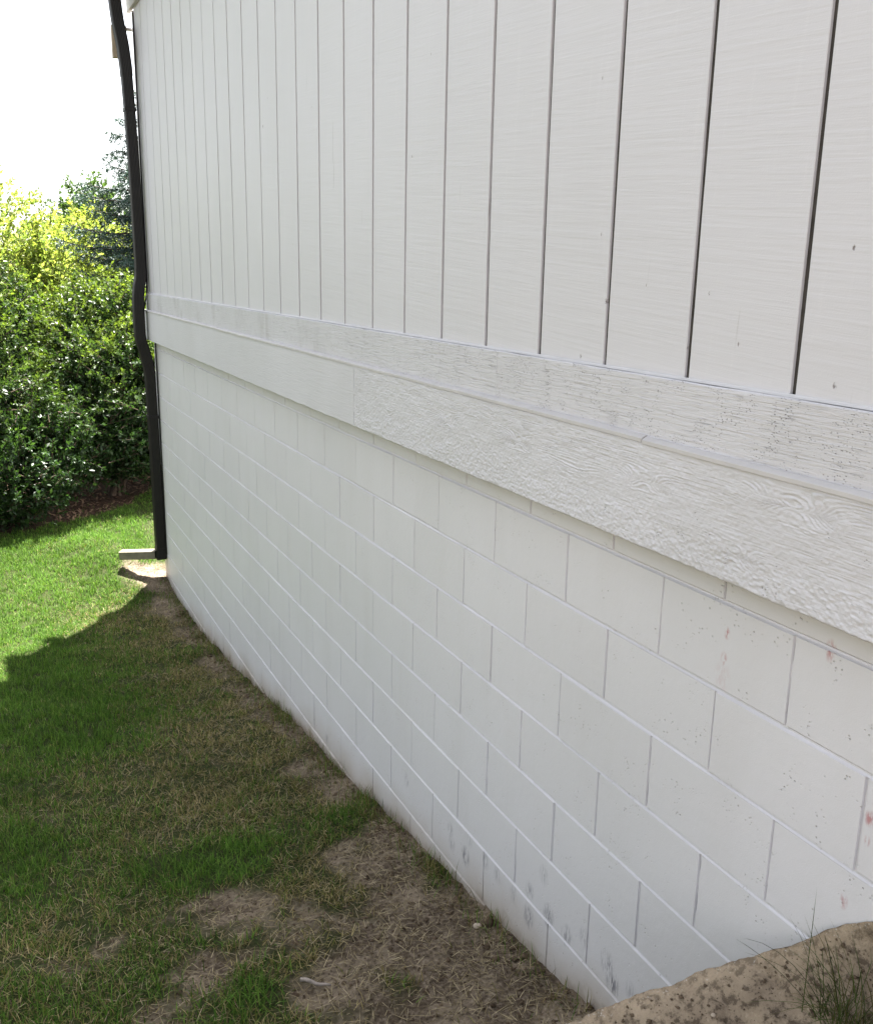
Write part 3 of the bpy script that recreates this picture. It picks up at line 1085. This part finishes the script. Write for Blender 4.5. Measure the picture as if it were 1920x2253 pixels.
GCOL = [(.055, .085, .022), (.07, .10, .03), (.04, .06, .02), (.11, .10, .04)]
tz = stone_z(-.02, -.34)
tuft('grass_tuft', 'wiry dark green grass tuft growing on the retaining stone against the wall', (-.035, -.345, tz), 200, .06, .24, .036, GCOL, .75,
     extra=[(-.045, -.31, .29, 1.75, .35, .26), (-.045, -.30, .23, 1.95, .75, .10), (-.03, -.32, .26, 2.6, .5, .12)])
tuft('grass_tuft', 'short sparse bright grass sprouting lower on the retaining stone', (-.14, -.36, stone_z(-.14, -.36)), 50, .05, .13, .04, [(.08, .14, .03), (.10, .15, .04)], .7)


def lump(name, at, r, mat, seed, squash=.65):
    import bmesh
    bm = bmesh.new()
    bmesh.ops.create_icosphere(bm, subdivisions=2, radius=1.0)
    rr = np.random.default_rng(seed)
    ax = rr.uniform(.75, 1.2, 3)
    for v in bm.verts:
        k = .78 + .45 * float(fbm(np.array(v.co.x * 1.6 + seed), np.array(v.co.y * 1.6 + v.co.z * 1.3), seed, 3))
        v.co = Vector((v.co.x * ax[0] * k, v.co.y * ax[1] * k, v.co.z * squash * k)) * r
    me_ = bpy.data.meshes.new(name); bm.to_mesh(me_); bm.free()
    me_.polygons.foreach_set('use_smooth', [True] * len(me_.polygons))
    o_ = link(name, me_, mat)
    o_.location = at
    o_.rotation_euler = (0, 0, float(rr.uniform(0, 6)))
    return o_


for k, (x, y, r, lb) in enumerate([(-.127, -.252, .0105, 'flat cream pebble lying on the retaining stone'), (-.172, -.135, .0052, 'tiny white pebble on the crest of the retaining stone'),
                                   (-.152, -.164, .0058, 'small dark brown clod on the crest of the retaining stone')]):
    o_ = lump('pebble' if k < 2 else 'soil_clod', (x, y, stone_z(x, y) + r * .25), r, M['pebble'] if k < 2 else M['crumb'], 300 + k)
    tag(o_, lb, 'pebble' if k < 2 else 'clod')

gz1 = lambda x, y: float(ground_z(np.array([x]), np.array([y]))[0])
o_ = lump('pebble', (-.049, 1.063, gz1(-.049, 1.063) + .006), .014, M['pebble'], 311)
tag(o_, 'pinkish pebble lying on bare soil near the wall foot', 'pebble')
p0_, p1_ = np.array([-.665, 1.024]), np.array([-.592, .962])
pts_ = [np.array([*(p0_ + (p1_ - p0_) * f), 0]) for f in np.linspace(0, 1, 7)]
for i_, q in enumerate(pts_): q[2] = max(gz1(pts_[0][0], pts_[0][1]), gz1(pts_[-1][0], pts_[-1][1])) + .009 + .004 * math.sin(i_ * 1.4)
V, F = tube(pts_, np.array([.0062, .0058, .006, .0052, .005, .0042, .003]), 7)
F = [tuple(f) for f in F] + [tuple(range(6, -1, -1)), tuple(range(len(V) - 7, len(V)))]
stick = pyobj('stick', V, F, mat_simple('grey_stick', (.30, .26, .23), .9, .3, 60, .5), smooth=True)
tag(stick, 'short broken grey stick lying on bare soil in the thin lawn', 'stick')

# ------------------------------------------------------------------ grass
def scatter(n, x0, x1, y0, y1):
    return RNG.uniform(x0, x1, n), RNG.uniform(y0, y1, n)


def dryness(x, y):
    d = .05 + .20 * sstep(3.9, 2.9, y) + .55 * sstep(-1.0, -.25, x) * sstep(7.3, 6.3, y) + gsum(x, y, [(-1.0, 3.0, .40, .30), (-.75, 2.5, .4, .40), (-.45, 3.3, .35, .5), (-.95, 2.25, .3, .4), (-.1, 3.8, .3, .45), (-.34, 1.15, .25, .7), (-.35, 5.6, .45, .4), (-.5, 6.35, .35, .45), (-.2, 4.6, .4, .4), (-1.2, 1.7, .3, .4)])
    d = d + .35 * sstep(2.2, 1.2, y) + (fbm(x * 5, y * 5, 131, 3) - .5) * .6
    d = d - gsum(x, y, GREEN) * .7
    return np.clip(d, 0, 1)


G_HI = np.array([(.088, .186, .030), (.120, .228, .037), (.062, .136, .025), (.150, .242, .052)])
G_DRY = np.array([(.24, .19, .085), (.36, .295, .16), (.18, .15, .065), (.14, .15, .04)])
VV, FF, CC = [], [], []
nv = 0


def add(Vx, Fx, Cx):
    global nv
    VV.append(Vx); FF.append(Fx + nv); CC.append(Cx); nv += len(Vx)


def grow(n, x0, x1, y0, y1, L0, L1, w0, w1):
    x, y = scatter(n, x0, x1, y0, y1)
    b = bare_mask(x, y) if x0 > -2.5 else np.zeros(n)
    m = mulch_mask(x, y)
    dr = dryness(x, y)
    thin = 1 - .42 * dr
    clump = .25 + 1.35 * sstep(.25, .7, fbm(x * 14, y * 14, 141, 2))
    keep = (RNG.uniform(0, 1, n) < (1 - b) ** 1.5 * (1 - m) * thin * clump + .012)
    keep &= (x < .01) | (y > 7.42)
    x, y, dr, b = x[keep], y[keep], dr[keep], b[keep]
    k = len(x)
    z = ground_z(x, y) - .004
    isdry = RNG.uniform(0, 1, k) < dr * .95 + b * .25
    c = np.where(isdry[:, None], G_DRY[RNG.integers(0, 4, k)] * 1.15, G_HI[RNG.integers(0, 4, k)])
    tone = .75 + .5 * fbm(x * 3, y * 3, 151, 3)
    c = c * (tone * RNG.uniform(.45, 1.4, k))[:, None]
    L = RNG.uniform(L0, L1, k) * np.where(isdry, .85, 1.0) * (.75 + .5 * fbm(x * 6, y * 6, 161, 2))
    lean = np.abs(RNG.normal(.45, .35, k)) + isdry * .45
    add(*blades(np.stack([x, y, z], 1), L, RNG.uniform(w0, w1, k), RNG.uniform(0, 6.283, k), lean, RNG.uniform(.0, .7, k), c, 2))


grow(85000, -1.75, 0, .45, 3.2, .026, .060, .0020, .0038)
grow(70000, -1.75, 0, 3.2, 6.0, .028, .060, .0026, .0046)
grow(80000, -1.75, .0, 6.0, 9.6, .030, .060, .0032, .0055)
grow(26000, .0, 1.6, 7.45, 10.2, .03, .055, .003, .005)
grow(45000, -6.5, -1.75, -1.0, 9.6, .03, .06, .004, .007)
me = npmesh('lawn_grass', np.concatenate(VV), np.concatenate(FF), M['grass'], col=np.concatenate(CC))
tag(link('lawn_grass', me), 'short mown lawn, lush green to dry and thinning towards the wall', 'grass', kind='stuff')

# dead straw lying flat on the thin places
n = 60000
x, y = scatter(n, -1.75, .0, .45, 7.0)
b = bare_mask(x, y); dr = dryness(x, y)
keep = RNG.uniform(0, 1, n) < (b * .55 + dr * .5) * (.25 + 1.2 * fbm(x * 8, y * 8, 171, 3))
x, y = x[keep], y[keep]; k = len(x)
c = np.array([(.34, .28, .17), (.46, .385, .25), (.24, .19, .11), (.15, .115, .07)])[RNG.integers(0, 4, k)] * RNG.uniform(.7, 1.2, (k, 1))
Vs, Fs, Cs = blades(np.stack([x, y, ground_z(x, y) + RNG.uniform(.001, .012, k)], 1), RNG.uniform(.02, .06, k), RNG.uniform(.0010, .0022, k), RNG.uniform(0, 6.283, k), RNG.normal(1.42, .15, k), RNG.uniform(-.05, .2, k), c, 2)
Vs[:, 0] = np.minimum(Vs[:, 0], .026)
tag(link('dead_straw', npmesh('dead_straw', Vs, Fs, M['straw'], col=Cs)), 'dead straw and clippings lying on the thin lawn and bare soil', 'straw', kind='stuff')

# taller unmown weeds along the foot of the wall
n = 7000
y = RNG.uniform(.5, 7.2, n)
cl = .22 + 1.2 * sstep(.50, .66, fbm(y * 4.2, y * 0 + 1.5, 181, 3)) + .10 + .8 * np.exp(-((y - 2.05) / .12) ** 2) + .5 * np.exp(-((y - 1.45) / .12) ** 2)
keep = RNG.uniform(0, 1, n) < cl
y = y[keep]; k = len(y)
x = .015 - np.abs(RNG.normal(0, .055, k))
c = np.where((RNG.uniform(0, 1, k) < .45)[:, None], G_HI[RNG.integers(0, 4, k)], G_DRY[RNG.integers(0, 4, k)] * .8) * RNG.uniform(.6, 1.15, (k, 1))
Vs, Fs, Cs = blades(np.stack([x, y, ground_z(x, y) - .005], 1), RNG.uniform(.02, .10, k) * RNG.uniform(.5, 1.2, k), RNG.uniform(.0014, .003, k), RNG.uniform(0, 6.283, k), np.abs(RNG.normal(.25, .3, k)), RNG.uniform(.0, .45, k), c, 3)
Vs[:, 0] = np.minimum(Vs[:, 0], .024)
tag(link('wall_foot_weeds', npmesh('wall_foot_weeds', Vs, Fs, M['grass'], col=Cs)), 'tufts of taller unmown grass along the foot of the block wall', 'weeds', kind='stuff')

# soil crumbs
octa = np.array([(1, 0, 0), (-1, 0, 0), (0, 1, 0), (0, -1, 0), (0, 0, 1), (0, 0, -1)], float)
octf = np.array([(0, 2, 4), (2, 1, 4), (1, 3, 4), (3, 0, 4), (2, 0, 5), (1, 2, 5), (3, 1, 5), (0, 3, 5)])


def crumbs(x, y, z, r):
    k = len(x)
    s = octa[None] * RNG.uniform(.6, 1.3, (k, 6, 1)) + RNG.uniform(-.25, .25, (k, 6, 3))
    a = RNG.uniform(0, 6.28, k)
    ca, sa = np.cos(a)[:, None], np.sin(a)[:, None]
    s = np.stack([s[..., 0] * ca - s[..., 1] * sa, s[..., 0] * sa + s[..., 1] * ca, s[..., 2] * .7], -1)
    V_ = s * r[:, None, None] + np.stack([x, y, z], 1)[:, None]
    F_ = octf[None] + (np.arange(k) * 6)[:, None, None]
    return V_.reshape(-1, 3), F_.reshape(-1, 3)


n = 14000
x, y = scatter(n, -1.6, .02, .45, 4.5)
keep = RNG.uniform(0, 1, n) < bare_mask(x, y) * (.3 + .7 * sstep(4.5, 1.5, y))
x, y = x[keep], y[keep]
rr_ = RNG.gamma(2.0, .0016, len(x)) + .0008
yb = RNG.uniform(.5, 6.5, 520); xb = .02 - np.abs(RNG.normal(0, .07, 520))        # coarser clods gathered at the wall foot
x = np.concatenate([x, xb]); y = np.concatenate([y, yb]); rr_ = np.concatenate([rr_, RNG.gamma(2.2, .0038, 520) + .002])
V_, F_ = crumbs(x, y, ground_z(x, y) + .001, rr_)
V_[:, 0] = np.minimum(V_[:, 0], .026)
tag(link('soil_crumbs', npmesh('soil_crumbs', V_, F_, M['crumb'])), 'loose soil crumbs and small clods on the bare ground by the wall', 'soil', kind='stuff')
q = STOP[RNG.integers(0, len(STOP), 4200)] + RNG.normal(0, .004, (4200, 3)) * np.array([1, 1, 0])
q = q[(q[:, 0] < .02)]
V_, F_ = crumbs(q[:, 0], q[:, 1], q[:, 2] + .0005, RNG.gamma(1.5, .0011, len(q)) + .0006)
V_[:, 0] = np.minimum(V_[:, 0], .027)
tag(link('stone_grit', npmesh('stone_grit', V_, F_, M['crumb'])), 'dark grit and crumbs scattered over the retaining stone', 'grit', kind='stuff')
# straw bits on the stone
q = STOP[RNG.integers(0, len(STOP), 90)]
q = q[q[:, 0] < -.01]; k = len(q)
Vs, Fs, Cs = blades(q + np.array([0, 0, .002]), RNG.uniform(.012, .035, k), RNG.uniform(.0008, .0016, k), RNG.uniform(0, 6.28, k), RNG.normal(1.4, .15, k), RNG.uniform(0, .2, k), np.array([(.3, .24, .16)]) * RNG.uniform(.5, 1.2, (k, 1)), 2)
Vs[:, 0] = np.minimum(Vs[:, 0], .027)
tag(link('straw_bits', npmesh('straw_bits', Vs, Fs, M['straw'], col=Cs)), 'bits of dry straw lying on the retaining stone', 'straw', kind='stuff')

# leaf litter on the mulch under the shrubs
n = 5000
x, y = scatter(n, -3.5, 1.5, 8.9, 11.5)
keep = RNG.uniform(0, 1, n) < mulch_mask(x, y)
x, y = x[keep], y[keep]; k = len(x)
c = np.array([(.16, .10, .07), (.24, .16, .11), (.09, .055, .04)])[RNG.integers(0, 3, k)]
Vs, Fs, Cs = blades(np.stack([x, y, ground_z(x, y) + .008], 1), RNG.uniform(.03, .07, k), RNG.uniform(.012, .03, k), RNG.uniform(0, 6.28, k), RNG.normal(1.35, .25, k), RNG.uniform(-.2, .3, k), c, 2)
tag(link('leaf_litter', npmesh('leaf_litter', Vs, Fs, M['straw'], col=Cs)), 'brown leaf litter on the bare bed under the shrubs', 'litter', kind='stuff')


# ------------------------------------------------------------------ shrubs and trees
def norm(v):
    return v / (np.linalg.norm(v, axis=-1, keepdims=True) + 1e-9)


def leaf_mesh(P, D, L, Wd, col, fold=.25):
    n = len(P)
    rnd = norm(RNG.normal(0, 1, (n, 3)) + np.array([0, 0, 1.1]))
    s = norm(np.cross(D, rnd)); nn = np.cross(s, D)
    mid = P + D * (L * .5)[:, None]
    hw = (Wd * .5)[:, None]
    V_ = np.stack([P, mid + s * hw + nn * hw * fold, P + D * L[:, None], mid - s * hw + nn * hw * fold], 1)
    F_ = np.array([(0, 1, 2), (0, 2, 3)])[None] + (np.arange(n) * 4)[:, None, None]
    return V_.reshape(-1, 3), F_.reshape(-1, 3), np.repeat(col, 4, axis=0)


def crown_plant(name, label, cat, base, blobs, ntwig, per, leaf, cols, tipcol, twig=.38, stems=9, inner=.5, group=None, stem_r=.022, up=.35, tip_amt=.5):
    base = np.array(base, float)
    root = empty(name, base)
    tag(root, label, cat, group)
    blobs = [(np.array(c, float), np.array(r, float)) for c, r in blobs]
    vol = np.array([r.prod() ** (2 / 3) for _, r in blobs]); vol /= vol.sum()
    which = RNG.choice(len(blobs), ntwig, p=vol)
    C_ = np.array([b[0] for b in blobs])[which]; R_ = np.array([b[1] for b in blobs])[which]
    U = norm(RNG.normal(0, 1, (ntwig, 3)))
    rad = RNG.uniform(inner ** 2, 1, ntwig) ** .5
    lumpy = .80 + .38 * fbm(U[:, 0] * 2.5 + which * 7.7, U[:, 1] * 2.5 + U[:, 2] * 3.1, 211, 3)
    tip = C_ + U * R_ * (rad * lumpy)[:, None]
    D = norm(U * np.array([1, 1, .6]) + np.array([0, 0, up]) + RNG.normal(0, .35, (ntwig, 3)))
    Lt = twig * RNG.uniform(.6, 1.3, ntwig)
    start = tip - D * Lt[:, None]
    start[:, 2] = np.maximum(start[:, 2], base[2] + .05)
    bend = RNG.normal(0, .06, (ntwig, 3)) * Lt[:, None] * 2
    # leaves
    t = RNG.uniform(.08, 1.0, (ntwig, per))
    P = start[:, None] + (tip - start)[:, None] * t[..., None] + bend[:, None] * (t * (1 - t) * 2)[..., None]
    D2 = norm(D[:, None] * .75 + norm(RNG.normal(0, 1, (ntwig, per, 3))) * .95)
    tone = RNG.uniform(.75, 1.25, (ntwig, 1, 1))
    cc = np.array(cols)[RNG.integers(0, len(cols), (ntwig, per))] * tone * RNG.uniform(.8, 1.2, (ntwig, per, 1))
    sunlit_top = sstep(.25, .9, (tip[:, 2] - tip[:, 2].min()) / np.ptp(tip[:, 2]))      # shoot colour weighted to the crown top, painting in its sunlight
    hi = sunlit_top[:, None] * sstep(.15, .8, t) * sstep(.6, .95, rad)[:, None] * RNG.uniform(.1, 1, (ntwig, 1)) * tip_amt
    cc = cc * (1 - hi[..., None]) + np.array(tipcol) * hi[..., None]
    P = P.reshape(-1, 3); D2 = D2.reshape(-1, 3); cc = cc.reshape(-1, 3)
    gz_ = ground_z(P[:, 0], P[:, 1], False)
    ok = P[:, 2] > gz_ + .03
    P, D2, cc = P[ok], D2[ok], cc[ok]
    n_ = len(P)
    Ll = leaf * RNG.uniform(.5, 1.45, n_)
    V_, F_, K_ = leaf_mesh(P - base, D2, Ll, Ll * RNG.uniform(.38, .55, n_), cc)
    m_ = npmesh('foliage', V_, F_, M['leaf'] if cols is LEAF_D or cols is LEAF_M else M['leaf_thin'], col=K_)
    o_ = bpy.data.objects.new('foliage' if cat == 'shrub' else 'crown', m_); COL.objects.link(o_); o_.parent = root
    # stems and twigs
    TV, TF, k = [], [], 0
    for s in range(stems):
        a = RNG.uniform(0, 6.28)
        tgt = C_[RNG.integers(0, ntwig)] + norm(RNG.normal(0, 1, 3)) * R_[0] * .45
        p0 = base + np.array([math.cos(a), math.sin(a), 0]) * stem_r * 4 * (stems > 1)
        mid_ = p0 * .5 + tgt * .5 + RNG.normal(0, .10, 3) + np.array([0, 0, .15])
        ts = np.linspace(0, 1, 8)[:, None]
        pth = p0 * (1 - ts) ** 2 + 2 * mid_ * ts * (1 - ts) + tgt * ts ** 2
        v, f = tube(pth, np.linspace(stem_r, stem_r * .25, 8), 5)
        TV.append(v); TF.append(f + k); k += len(v)
    for i in range(0, ntwig, 3):
        pth = np.stack([start[i], (start[i] + tip[i]) / 2 + bend[i] * .5, tip[i]])
        v, f = tube(pth, [.006, .004, .002], 3)
        TV.append(v); TF.append(f + k); k += len(v)
    m_ = npmesh('branches', np.concatenate(TV) - base, np.concatenate(TF), M['bark'])
    o_ = bpy.data.objects.new('stems' if cat == 'shrub' else 'trunk', m_); COL.objects.link(o_); o_.parent = root
    return root


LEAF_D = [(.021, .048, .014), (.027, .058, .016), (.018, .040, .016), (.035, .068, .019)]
LEAF_Y = [(.22, .29, .085), (.27, .32, .10), (.17, .25, .075), (.32, .34, .12)]
LEAF_M = [(.055, .10, .030), (.065, .12, .034), (.045, .085, .03)]
crown_plant('leafy_shrub', 'big dark green leafy shrub with foliage hanging to the lawn edge', 'shrub', (-1.40, 9.15, -2.40),
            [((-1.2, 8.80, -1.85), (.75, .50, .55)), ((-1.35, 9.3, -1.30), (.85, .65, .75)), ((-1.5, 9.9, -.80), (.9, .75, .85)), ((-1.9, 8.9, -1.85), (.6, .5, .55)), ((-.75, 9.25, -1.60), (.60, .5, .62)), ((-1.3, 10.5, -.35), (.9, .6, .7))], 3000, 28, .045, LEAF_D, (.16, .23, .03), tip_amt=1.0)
crown_plant('leafy_shrub', 'dense glossy shrub growing just beyond the downspout, bright shoots on top', 'shrub', (-.05, 10.0, -2.36),
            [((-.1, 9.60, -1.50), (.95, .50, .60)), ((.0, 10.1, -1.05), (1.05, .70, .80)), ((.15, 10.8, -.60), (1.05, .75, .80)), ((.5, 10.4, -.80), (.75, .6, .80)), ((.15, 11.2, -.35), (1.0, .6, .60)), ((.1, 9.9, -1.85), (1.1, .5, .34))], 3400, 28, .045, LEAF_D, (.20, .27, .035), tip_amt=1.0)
crown_plant('leafy_shrub', 'leafy shrub behind the house corner past the downspout', 'shrub', (1.55, 10.9, -2.34),
            [((1.55, 10.9, -1.1), (.9, .8, 1.2))], 700, 24, .052, LEAF_D, (.11, .16, .03))
crown_plant('leafy_shrub', 'leafy dark shrub at the lawn edge far from the house', 'shrub', (-3.3, 9.6, -2.38),
            [((-3.3, 9.7, -1.2), (1.0, .9, 1.15))], 700, 24, .055, LEAF_D, (.10, .15, .03))
crown_plant('bushy_tree', 'sunlit yellow green bushy tree behind the dark shrubs', 'tree', (-1.3, 13.6, -2.3),
            [((-1.2, 13.6, .15), (1.35, 1.0, 1.5)), ((-.4, 13.4, -.35), (.95, .8, 1.25)), ((-2.2, 13.9, .5), (1.1, 1.0, 1.4)), ((-.9, 13.2, -1.2), (1.2, .6, .9))], 2600, 26, .062, LEAF_Y, (.26, .29, .05), twig=.45, stems=6, stem_r=.04, tip_amt=.8)
crown_plant('bushy_tree', 'lower sunlit yellow green bush between the shrubs and the spruce', 'tree', (.75, 15.9, -2.3),
            [((.55, 15.9, -.25), (1.2, .9, 1.55)), ((1.5, 16.2, -.2), (.9, .8, 1.4)), ((-.2, 15.7, -.3), (1.0, .8, 1.4))], 2000, 26, .068, LEAF_Y, (.26, .28, .05), twig=.5, stems=5, stem_r=.04, tip_amt=.8)
crown_plant('round_tree', 'mid green round crowned tree rising behind the yellow bushes', 'tree', (1.35, 21.0, -2.25),
            [((1.15, 21.0, .95), (1.0, .9, 1.2)), ((1.5, 21.2, -.3), (1.0, .9, 1.2))], 1200, 26, .085, LEAF_M, (.10, .16, .05), twig=.55, stems=5, stem_r=.06)
crown_plant('tall_tree', 'tall pale green tree whose outer twigs show against the sky', 'tree', (-3.9, 22.0, -2.25),
            [((-3.6, 22.0, 5.6), (2.75, 2.5, 1.9)), ((-4.3, 22.0, 4.0), (2.2, 2.2, 1.8))], 1300, 22, .11, LEAF_Y, (.18, .2, .05), twig=.8, stems=6, stem_r=.12)


for k, (x, y, h, r) in enumerate([(-6.3, -2.2, 1.7, 1.5), (-6.6, 1.0, 2.2, 1.7), (-6.2, 4.2, 1.8, 1.6), (-6.6, 7.2, 2.3, 1.6)]):  # unseen trees added to block low sky and darken the lower wall
    zb = float(np.interp(y, GY, GZ))
    crown_plant('boundary_tree', ['broad boundary tree level with the retaining stone across the lawn', 'broad boundary tree facing the near skirt board across the lawn',
                'broad boundary tree facing the middle of the block wall across the lawn', 'broad boundary tree opposite the downspout across the lawn'][k], 'tree', (x, y, zb),
                [((x, y, zb + h), (1.3, r, h)), ((x - .2, y + .3, zb + h * 1.7), (1.1, r * .8, h * .8))], 520, 20, .12, LEAF_M, (.10, .16, .05), twig=.6, stems=5, stem_r=.07, group='trees along the far side of the lawn')


def spruce(name, label, base, H, Rb):
    base = np.array(base, float)
    root = empty(name, base); tag(root, label, 'tree')
    TV, TF, k = [], [], 0
    v, f = tube([base, base + (0, 0, H * .5), base + (0, 0, H)], [.11, .06, .012], 8)
    TV.append(v); TF.append(f); k += len(v)
    P, D, Cn = [], [], []
    z = .35
    while z < H - .08:
        nb = 6 if z < H * .8 else 4
        a0 = RNG.uniform(0, 6.28)
        for b in range(nb):
            a = a0 + 6.283 * b / nb + RNG.normal(0, .15)
            L = Rb * (1 - z / H) ** .8 * RNG.uniform(.75, 1.12) + .10
            d = np.array([math.cos(a), math.sin(a), 0])
            ts = np.linspace(0, 1, 8)
            pth = base + np.array([0, 0, z]) + d[None] * (ts * L)[:, None] + np.array([0, 0, 1])[None] * ((-.28 * ts + .26 * ts ** 2.4) * L)[:, None]
            v, f = tube(pth, np.linspace(.016, .004, 8), 4)
            TV.append(v); TF.append(f + k); k += len(v)
            ns = max(4, int(L / .034))
            for s in range(ns):
                t = .12 + .88 * (s + RNG.uniform(0, 1)) / ns
                o = np.array([np.interp(t, ts, pth[:, q]) for q in range(3)])
                sd = np.array([-d[1], d[0], 0]) * (1 if s % 2 else -1)
                tl = (.14 + .36 * (1 - t)) * min(1, L) * RNG.uniform(.7, 1.2)
                td = norm(sd * .8 + d * .75 + np.array([0, 0, RNG.uniform(-.85, .25)]))
                m = int(12 + tl * 95)
                tt = RNG.uniform(0, 1, m)
                P.append(o + td * (tt * tl)[:, None] + np.array([0, 0, -1]) * (tt ** 2 * tl * .2)[:, None])
                D.append(norm(td * .6 + norm(RNG.normal(0, 1, (m, 3)))))
                Cn.append(np.array([(.034, .062, .054), (.046, .080, .072), (.024, .044, .036)])[RNG.integers(0, 3, m)] * RNG.uniform(.8, 1.2) * (1 + .35 * (t > .75)))
        z += RNG.uniform(.15, .22)
    P = np.concatenate(P); D = np.concatenate(D); Cn = np.concatenate(Cn)
    n_ = len(P)
    V_, F_, K_ = leaf_mesh(P - base, D, RNG.uniform(.034, .058, n_), RNG.uniform(.012, .018, n_), Cn)
    o_ = link('crown', npmesh('crown', V_, F_, M['needle'], col=K_)); o_.parent = root
    o_ = link('trunk', npmesh('trunk', np.concatenate(TV) - base, np.concatenate(TF), M['bark'])); o_.parent = root
    return n_


spruce('blue_spruce', 'blue green spruce standing behind the downspout among brighter bushes', (1.28, 12.9, -2.28), 5.5, 2.35)
